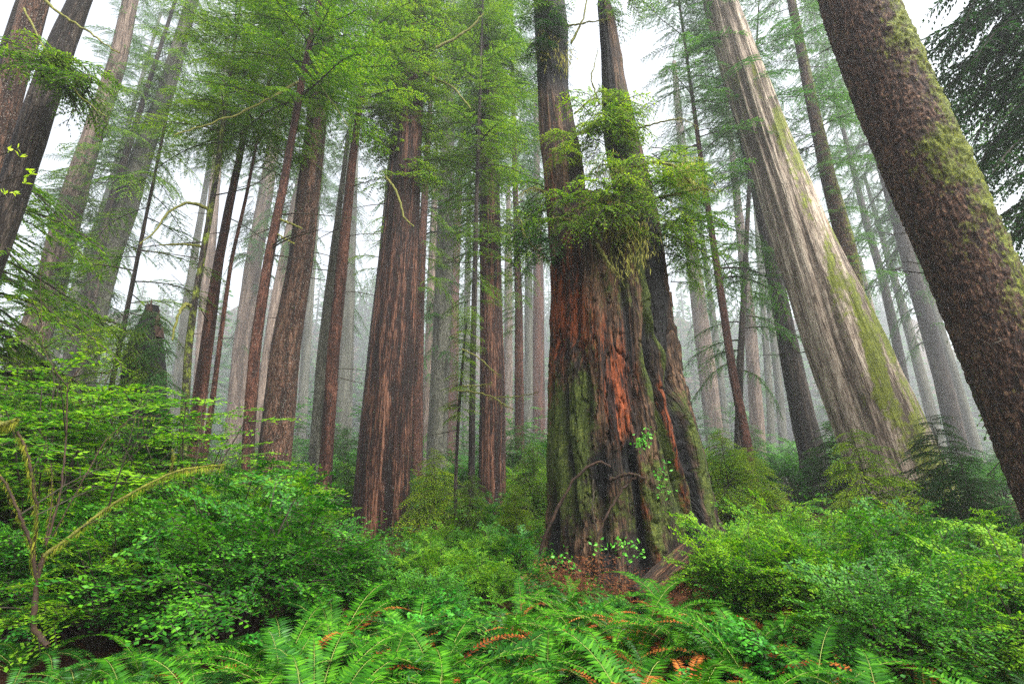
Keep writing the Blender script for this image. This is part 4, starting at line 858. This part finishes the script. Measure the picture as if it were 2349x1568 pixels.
climber(unproj(1515, 1120, 8.4)[0], .16, .45, 45, 'string of round leaves low on the ribbed right front of the snag', 2)
climber(unproj(1290, 1290, 8.2)[0], .25, .2, 40, 'round leaved plant over the left root of the snag', 3)
climber(unproj(1400, 1270, 7.9)[0], .5, .2, 80, 'round leaved plant across the foot of the snag between the roots', 4)
# saplings
for u, D, s, mt, lab in ((1690, 11.5, 1.05, 'needle_yellow', 'bright yellow green young hemlock beside the right edge of the snag'), (1745, 12.5, .9, 'needle_yellow', 'smaller yellow green hemlock right of the bright one by the snag'),
    (2040, 9.0, 1.0, 'needle_yellow', 'yellow tipped young hemlock in front of the giant pale redwood'), (1965, 8.2, .6, 'needle_yellow', 'low yellow hemlock left of the yellow tipped one'),
    (2215, 10.5, 1.15, 'needle_dark', 'dark drooping young conifer behind the nearest spruce trunk'), (2260, 9.6, .9, 'needle_dark', 'second dark young conifer pressed against the nearest spruce'),
    (1000, 15, 1.0, 'needle_yellow', 'young hemlock at the foot of the grey green trunk'), (1070, 13, .7, 'needle', 'short young hemlock beside the bare pole sapling'), (1225, 15, 1.05, 'needle', 'young hemlock beyond the left edge of the snag'),
    (1175, 12, .6, 'needle_yellow', 'small yellowish hemlock right of the dark vertical redwood'), (870, 20, .8, 'needle_blue', 'misty young hemlock left behind the thick redwood'), (800, 18, 1.0, 'needle_blue', 'young hemlock right of the twin feet')):
    put('young_hemlock', SAP[(mt, int(u) % 2)], u, D, s, lab, 'sapling')
# far understory
zone('understory_bush', K('huck', ['huck', 'huck_light']) + [SAP[('needle_blue', 0)], SAP[('needle_blue', 1)]], 90, -100, 2450, 19, 42, 1.0, 1.8, 'hazy bush far back in the fog', 'bush', 'far bushes in the fog')
zone('understory_bush', K('airy', ['huck']) + K('huck', ['huck']), 60, -200, 2500, 42, 95, 1.8, 3.6, 'ghostly bush deep in the fog', 'bush', 'deepest bushes in the fog')
zone('understory_bush', K('airy', ['huck', 'huck_light']), 12, -120, 430, 11, 19, .75, 1.1, 'tall bush under the tan and forked redwoods', 'bush', 'tall bushes under the left redwoods')

# ------------------------------------------------------------------ sword ferns
def frond(rng, L=.9, a0=1.25, a1=-.35, np_=44, wl=.105, curl=0, side=0):
    a = Acc(); n = 60; s = np.linspace(0, 1, n); ang = a0 + (a1 - a0) * s ** 1.15; ds = L / (n - 1)
    X = np.concatenate([[0], np.cumsum(np.cos(ang[:-1]) * ds)]); Z = np.concatenate([[0], np.cumsum(np.sin(ang[:-1]) * ds)]); Y = side * L * s ** 2
    C_ = np.stack([X, Y, Z], -1); tube(a, C_[::6], np.linspace(.0035, .001, len(C_[::6])), 4, 1)
    q = np.linspace(.12, .99, np_); P = np.stack([np.interp(q, s, C_[:, k]) for k in range(3)], -1)
    T = np.gradient(P, axis=0); T /= np.linalg.norm(T, axis=1, keepdims=True)
    Bn = np.cross(T, [0, 1, 0]); Bn = -Bn; S = np.cross(Bn, T)
    prof = np.minimum(1, .55 + (q - .12) * 2.5) * (1 - q ** 2.2) ** .7 + .05
    for sg in (1, -1):
        d = S * sg + T * .28 + Bn * rng.normal(-.12, .06, (np_, 1)) + rng.normal(0, .05, P.shape)
        leaves(a, P, d, Bn + rng.normal(0, .12, P.shape), L * wl * prof * rng.uniform(.92, 1.06, np_), np.full(np_, L * .021), 0, .28, .1)
    return a.arrays()
rng = np.random.default_rng(55)
FR = []
for i in range(9):
    d = frond(rng, .95, rng.uniform(.75, 1.3), rng.uniform(-1.2, -.2), side=rng.normal(0, .12)); FR.append(make_mesh('frond', d[0], d[1], [M['fern'], M['rachis']], d[2]))
FRD = []
for i in range(5):
    d = frond(rng, 1.0, rng.uniform(.9, 1.4), rng.uniform(-1.5, -.6), side=rng.normal(0, .15)); FRD.append(make_mesh('frond', d[0], d[1], [M['fern_dark'], M['rachis']], d[2]))
FO = []
for i in range(3):
    d = frond(rng, .8, .9, -1.0, 34, .07, side=rng.normal(0, .15)); FO.append(make_mesh('dead_frond', d[0], d[1], [M['fern_old'], M['twig']], d[2]))
def fern_proto(n, dead, seed, dark=0):
    r = np.random.default_rng(seed); parts = []
    for k in range(n):
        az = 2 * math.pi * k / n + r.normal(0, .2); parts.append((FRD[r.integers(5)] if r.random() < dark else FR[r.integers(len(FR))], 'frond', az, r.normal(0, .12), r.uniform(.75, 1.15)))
    for k in range(dead): parts.append((FO[r.integers(3)], 'dead_frond', r.uniform(0, 6.28), r.uniform(-.35, .1), r.uniform(.9, 1.25)))
    return parts
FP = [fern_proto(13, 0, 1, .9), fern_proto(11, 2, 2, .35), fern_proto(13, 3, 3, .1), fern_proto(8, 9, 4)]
def fern(u, D, s, label, group=None, proto=None, x=None, rz=None):
    x = at(u, D) if x is None else x; p = FP[prng.integers(len(FP)) if proto is None else proto]
    root = thing('sword_fern', label, 'fern', (x, D, gz(x, D) + .02), group, prng.uniform(0, 6.28) if rz is None else rz); root.scale = (s, s, s)
    for me, nm, az, tilt, sc_ in p:
        o = obj(nm, me, root, rot=(0, tilt, az), scale=sc_)
        if nm == 'dead_frond': o['label'] = 'rusty orange dead frond'
def fern_zone(n, u0, u1, D0, D1, s0, s1, label, group, dmin=.42, protos=(0, 1, 2, 3)):
    placed = []; t = 0
    while len(placed) < n and t < n * 60:
        t += 1; D = prng.uniform(D0, D1); u = prng.uniform(u0, u1); x = at(u, D, .4)
        if any((x - a) ** 2 + (D - b) ** 2 < dmin ** 2 for a, b in placed): continue
        placed.append((x, D)); fern(u, D, prng.uniform(s0, s1), label, group, protos[prng.integers(len(protos))])
fern(330, 3.9, 1.0, 'arching dark fern with long fronds in the black hollow at the lower left', proto=0)
fern(215, 4.1, .7, 'small fern with drooping curled frond tips beside the mossy stem foot', proto=0)
fern(480, 3.7, .95, 'fern with spread fronds left of the rusty hoop frond', proto=1)
fern(390, 3.1, .9, 'fern low at the bottom edge under the dark hollow', proto=0)
fern(10, 3.4, .7, 'fern in the bottom left corner', proto=0)
fern(770, 3.9, .95, 'fern right of the rusty hoop frond', proto=2)
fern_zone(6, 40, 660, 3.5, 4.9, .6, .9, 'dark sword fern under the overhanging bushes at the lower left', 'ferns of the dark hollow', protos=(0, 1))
fern_zone(19, 640, 1330, 2.5, 5.0, .95, 1.3, 'bright green sword fern in the bed at the bottom centre', 'ferns of the centre bed', protos=(0, 1, 2))
fern_zone(10, 850, 1300, 4.9, 6.5, .75, .95, 'sword fern at the back of the centre bed before the low bushes', 'ferns at the back of the centre bed', .5)
fern_zone(25, 1280, 2050, 2.5, 5.8, .9, 1.25, 'sword fern with rusty fronds in the bed before the snag', 'ferns and rusty fronds before the snag', protos=(1, 2, 3, 3, 3))
fern_zone(12, 1950, 2420, 2.5, 3.9, .75, 1.0, 'sword fern in the bottom right bed', 'ferns of the bottom right bed')
zone('salal_plant', K('salal', ['salal']) + [BUSH[('huck', 'huck', 1)]], 16, 600, 2000, 3.2, 5.2, .3, .5, 'small leafy plant poking through the fern bed', 'plant', 'small plants in the fern bed')
fern(1310, 7.4, .6, 'pale small fern on the snag foot beside the dark root arch', proto=1)

# ------------------------------------------------------------------ low ground cover and litter
def cover(name, n, u0, u1, D0, D1, hmax, L0, L1, mat, label, seed, dens=None, ratio=.6):
    r = np.random.default_rng(seed); a = Acc(); D = D0 + (D1 - D0) * r.random(n) ** 1.0; u = r.uniform(u0, u1, n)
    x = (u - 1174.5) / F * (D * CP - .2); keep = (np.hypot(x - 2.5, D - 10) > 1.45) & ~((u < 640) & (D < 6.2) & (mat != 'litter'))
    cl = fbm(np.stack([x * .9, D * .9, 0 * x], -1), seed, 3); keep &= cl > .38; x, D, cl = x[keep], D[keep], cl[keep]; m = len(x)
    z = ground_z(x, D) + r.random(m) ** 1.3 * hmax * np.clip((cl - .33) * 4, .1, 1.3)
    d = r.normal(0, 1, (m, 3)); d[:, 2] *= .35; nn = r.normal(0, .4, (m, 3)); nn[:, 2] += 1
    L = r.uniform(L0, L1, m) * np.clip(D / 7, 1, 3)
    leaves(a, np.stack([x, D, z], -1), d, nn, L, L * ratio, 0, .45)
    tag(mobj(name, a, [M[mat]]), label, kind='stuff')
cover('ground_cover', 60000, -100, 2450, 3.0, 14, .38, .03, .055, 'huck', 'low leafy green cover between the ferns and bushes', 1)
cover('ground_cover', 26000, -100, 2450, 12, 50, .7, .04, .07, 'huck', 'hazy low leafy cover on the far forest floor', 2)
cover('leaf_litter', 26000, -100, 2450, 2.4, 12, .05, .03, .07, 'litter', 'reddish brown litter of dead leaves and fronds', 3, ratio=.35)
cover('ground_cover', 9000, 1200, 1720, 6.4, 8.6, .4, .03, .06, 'litter', 'rusty dead sprigs heaped at the snag foot', 4, ratio=.3)

# ------------------------------------------------------------------ mossy shrub with bare stems at the left
def mossy_shrub():
    x, D = at(95, 4.6), 4.6; base = np.array([x, D, gz(x, D)])
    root = thing('vine_maple', 'bare many stemmed shrub coated in yellow moss, long limb reaching out over the huckleberries', 'shrub', base)
    S = [([(110, 1480, 4.4), (75, 1440, 4.5), (85, 1330, 4.6), (100, 1270, 4.6)], .035, .03, 700, 0, 'stem'),
         ([(100, 1275, 4.6), (180, 1215, 4.65), (250, 1160, 4.7), (330, 1115, 4.8), (400, 1080, 4.9), (450, 1072, 5.0), (515, 1065, 5.0)], .028, .008, 2400, 900, 'limb'),
         ([(85, 1330, 4.6), (72, 1250, 4.55), (45, 1180, 4.5), (15, 1110, 4.5), (-20, 1070, 4.5)], .026, .014, 500, 350, 'stem'),
         ([(75, 1290, 4.6), (85, 1180, 4.4), (72, 1080, 4.3), (60, 1030, 4.3), (40, 990, 4.3)], .022, .014, 300, 900, 'stem'),
         ([(105, 1250, 4.7), (140, 1130, 4.8), (152, 1000, 4.9), (155, 880, 4.9)], .018, .010, 60, 60, 'stem'),
         ([(155, 880, 4.9), (180, 850, 4.9), (205, 810, 4.9)], .009, .003, 20, 0, 'stem'),
         ([(155, 885, 4.9), (125, 850, 4.9), (100, 800, 4.9), (95, 740, 4.9), (92, 650, 4.9), (100, 600, 4.9)], .009, .003, 20, 20, 'stem'),
         ([(120, 1230, 4.8), (180, 1120, 4.9), (240, 1010, 5.1), (300, 960, 5.2), (370, 950, 5.3)], .012, .004, 60, 60, 'stem'),
         ([(105, 1240, 4.7), (120, 1150, 4.8), (118, 1060, 4.8)], .012, .006, 200, 200, 'stem'),
         ([(390, 1085, 4.9), (400, 1050, 4.9), (395, 1030, 4.9)], .009, .004, 200, 60, 'stem'),
         ([(-30, 960, 4.2), (10, 975, 4.2), (38, 965, 4.2)], .05, .03, 1500, 900, 'limb')]
    for i, (pts, r0, r1, ms, li, nm) in enumerate(S):
        limb(root, base, pts, r0 * .55, r1 * .55, [M['mossy_twig'] if ms > 1000 else M['char'], M['mosstuft']], nm, ms, li, seed=400 + i, wob=.008, n=30, ms_=.6)  # bare stems are not burnt: dark wood colour offsets the front light
mossy_shrub()
_vm = bpy.data.objects['vine_maple']; _b = np.array(_vm.location); _r = np.random.default_rng(31)
for (u, v, D) in ((180, 1215, 4.65), (250, 1160, 4.7), (330, 1115, 4.8), (400, 1080, 4.9), (460, 1070, 5.0), (500, 1066, 5.0), (85, 1180, 4.4), (72, 1080, 4.3), (140, 1130, 4.8), (152, 1000, 4.9), (155, 900, 4.9), (95, 740, 4.9), (100, 800, 4.9), (45, 1180, 4.5), (240, 1010, 5.1), (300, 960, 5.2)):
    obj('twig', STUBS[_r.integers(1, 4)], _vm, loc=unproj(u, v, D)[0] - _b, rot=(_r.uniform(-1, 1), _r.uniform(-1.3, -.2), _r.uniform(-1.5, 1.5)), scale=_r.uniform(.18, .4))
# long bare limbs of the near-left trees
lt = TREES['near black slanting trunk with pale furrows crossed by two bare mossy limbs']
bs = np.array(lt[0].location)
for i, (pts, r0, r1, ms) in enumerate((([(90, -10, 7.4), (150, 40, 7.3), (190, 65, 7.2), (240, 100, 7.1), (275, 122, 7.0)], .028, .008, 120), ([(55, 20, 7.4), (90, 90, 7.3), (130, 160, 7.2), (190, 225, 7.1), (245, 268, 7.0)], .02, .006, 60),
                                 ([(190, 180, 7.8), (240, 190, 7.8)], .02, .004, 10))):
    limb(lt[0], bs, pts, r0, r1, MT, 'branch', ms, 0, seed=500 + i)
clump(lt[0], bs, 110, 190, 7.5, 'epi', 26, .8, 1.3, 'needle', (-.6, .8), seed=510, H=.5)
clump(lt[0], bs, 200, 225, 7.4, 'epi', 14, .7, 1.1, 'needle', (-.4, 1.5), seed=511, H=.5)
ht = TREES['thin mossy dark hemlock with one long branch curving down from its stem']; bh = np.array(ht[0].location)
for i, (pts, r0, r1, ms) in enumerate((([(478, 480, 12), (450, 465, 11.8), (415, 468, 11.6), (380, 490, 11.4), (360, 530, 11.2), (320, 560, 11)], .045, .012, 300), ([(465, 565, 12), (420, 560, 11.9), (365, 562, 11.7)], .035, .015, 300), ([(440, 705, 12), (425, 695, 11.8), (410, 720, 11.6), (395, 780, 11.5)], .05, .02, 500))):
    limb(ht[0], bh, pts, r0, r1, MT, 'branch', ms, 0, seed=520 + i)
ht = TREES['long slender reddish trunk with two yellow mossy stubs, crossing the whole height']; bh = np.array(ht[0].location)
for i, (pts, r0, r1, ms) in enumerate((([(642, 503, 11), (665, 512, 10.9), (692, 524, 10.8)], .03, .02, 260), ([(638, 538, 11), (655, 548, 10.9), (676, 560, 10.8)], .02, .015, 200), ([(690, 185, 11), (620, 225, 10.6), (540, 265, 10.4), (460, 290, 10.2), (400, 310, 10)], .035, .012, 200), ([(700, 150, 11), (760, 230, 10.8), (800, 290, 10.6)], .02, .008, 60))):
    limb(ht[0], bh, pts, r0, r1, MT, 'branch', ms, 0, seed=530 + i)
ht = TREES['bare pole sapling with a few tiny twigs in front of the grey green trunk']; bh = np.array(ht[0].location)
for i, pts in enumerate(([(1050, 895, 13.5), (1090, 900, 13), (1135, 912, 12.6), (1190, 908, 12.4), (1235, 900, 12.2)], [(1135, 912, 12.6), (1160, 930, 12.4), (1180, 938, 12.4)], [(1060, 885, 13.4), (1100, 885, 13.2), (1130, 878, 13)], [(1060, 800, 13.4), (1100, 820, 13), (1130, 850, 12.6), (1150, 862, 12.4)])):
    limb(ht[0], bh, pts, .022, .008, LT, 'branch', 120, 60, seed=540 + i)
ht = TREES['thickest dark redwood of the middle group, pale furrows down its sunny side']; bh = np.array(ht[0].location)
for i, pts in enumerate(([(885, 405, 15), (905, 430, 14.7), (920, 470, 14.5), (925, 500, 14.4), (950, 520, 14.3)], [(1000, 110, 14), (1050, 85, 14), (1085, 60, 14), (1110, 30, 14)], [(960, 160, 15.5), (1040, 200, 15), (1080, 250, 14.6)])):
    limb(ht[0], bh, pts, .05, .02, MT, 'branch', 300, 60, seed=550 + i)

# ------------------------------------------------------------------ trees whose trunks stand outside the frame but whose boughs hang in
def off_tree(label, x, D, r, crowns, H=22, tm='hem'):
    base = np.array([x, D, gz(x, D)]); root = thing('hemlock_tree', label, 'tree', base)
    P = np.array([[x, D, base[2] - .3], [x, D, 6], [x, D, H]]); obj('trunk', trunk_mesh('trunk', P, np.array([r, r * .85, r * .4]), B['dark'], 60, .15, .02, 9, .1, base=base), root)
    for i, (z, n, s0, s1, az, mat, H_) in enumerate(crowns):
        rr = np.random.default_rng(600 + i + int(D)); V, Q, Mi = crown(rr, TB[tm], H_, n, s0, s1, (-.45, .15), 0, 1, az)
        obj('crown', make_mesh('crown', V, Q, [M[mat], M['twig']], Mi), root, loc=(0, 0, z))
off_tree('dark overhanging conifer boughs behind the nearest mossy spruce at the upper corner', 13.0, 9.4, .3, [(6, 110, 1.1, 1.9, (3.2, .6), 'needle_dark', 9)], 16, 'red')  # boughs near and unlit: their shade is put into the darker needle green
off_tree('conifer boughs with finer paler green foliage showing past the nearest spruce', 18.5, 14.5, .3, [(4, 70, 1.4, 2.4, (3.2, .6), 'needle_blue', 12)], 18, 'red')
off_tree('hemlock off to the side whose light green boughs hang before the tan and forked trunks', -11.6, 9.6, .2, [(2.2, 22, 1.0, 1.5, (.1, .4), 'needle', 6), (2.6, 10, 1.0, 1.4, (.1, .4), 'needle_yellow', 3)], 13)
off_tree('hemlock with yellow green fans between the forked trunk and the curved branch hemlock', -9.9, 12.5, .06, [(2.5, 22, .5, .9, (.0, 2.), 'needle', 7), (3.0, 9, .5, .8, (-.8, .8), 'needle_yellow', 3)], 12)
# yellow young leaves at the left edge
a = Acc(); r = np.random.default_rng(77)
for u, v in ((40, 340), (20, 345), (60, 390), (30, 440), (70, 400), (10, 445), (55, 420), (45, 360)):
    p = unproj(u, v, 5.0)[0]; m = 4; d = r.normal(0, .6, (m, 3)); d[:, 0] += .6; d[:, 2] += .3
    leaves(a, np.tile(p, (m, 1)), d, r.normal(0, 1, (m, 3)), r.uniform(.05, .09, m), r.uniform(.02, .03, m), 0, .5)
base = unproj(-60, 520, 5.0)[0]; base[2] = gz(base[0], 5.0)
for uu, vv in ((45, 340), (65, 400), (30, 440)):
    t0 = unproj(-40, vv + 30, 5.0)[0]; t1 = unproj(uu, vv, 5.0)[0]; tube(a, np.linspace(t0, t1, 5), np.linspace(.012, .004, 5), 4, 1)
t0 = unproj(-45, 470, 5.0)[0]; t2 = unproj(-40, 370, 5.0)[0]; tube(a, np.array([[t0[0] - .1, 5, base[2]], t0, t2]), [.02, .012, .005], 5, 1)
tag(mobj('vine_maple', a, [M['newleaf'], M['twig']]), 'thin twigs with a few bright yellow green leaves before the dark slanting trunk', 'shrub')
print('objects', len(bpy.data.objects), 'faces', sum(len(m.polygons) * m.users for m in bpy.data.meshes))
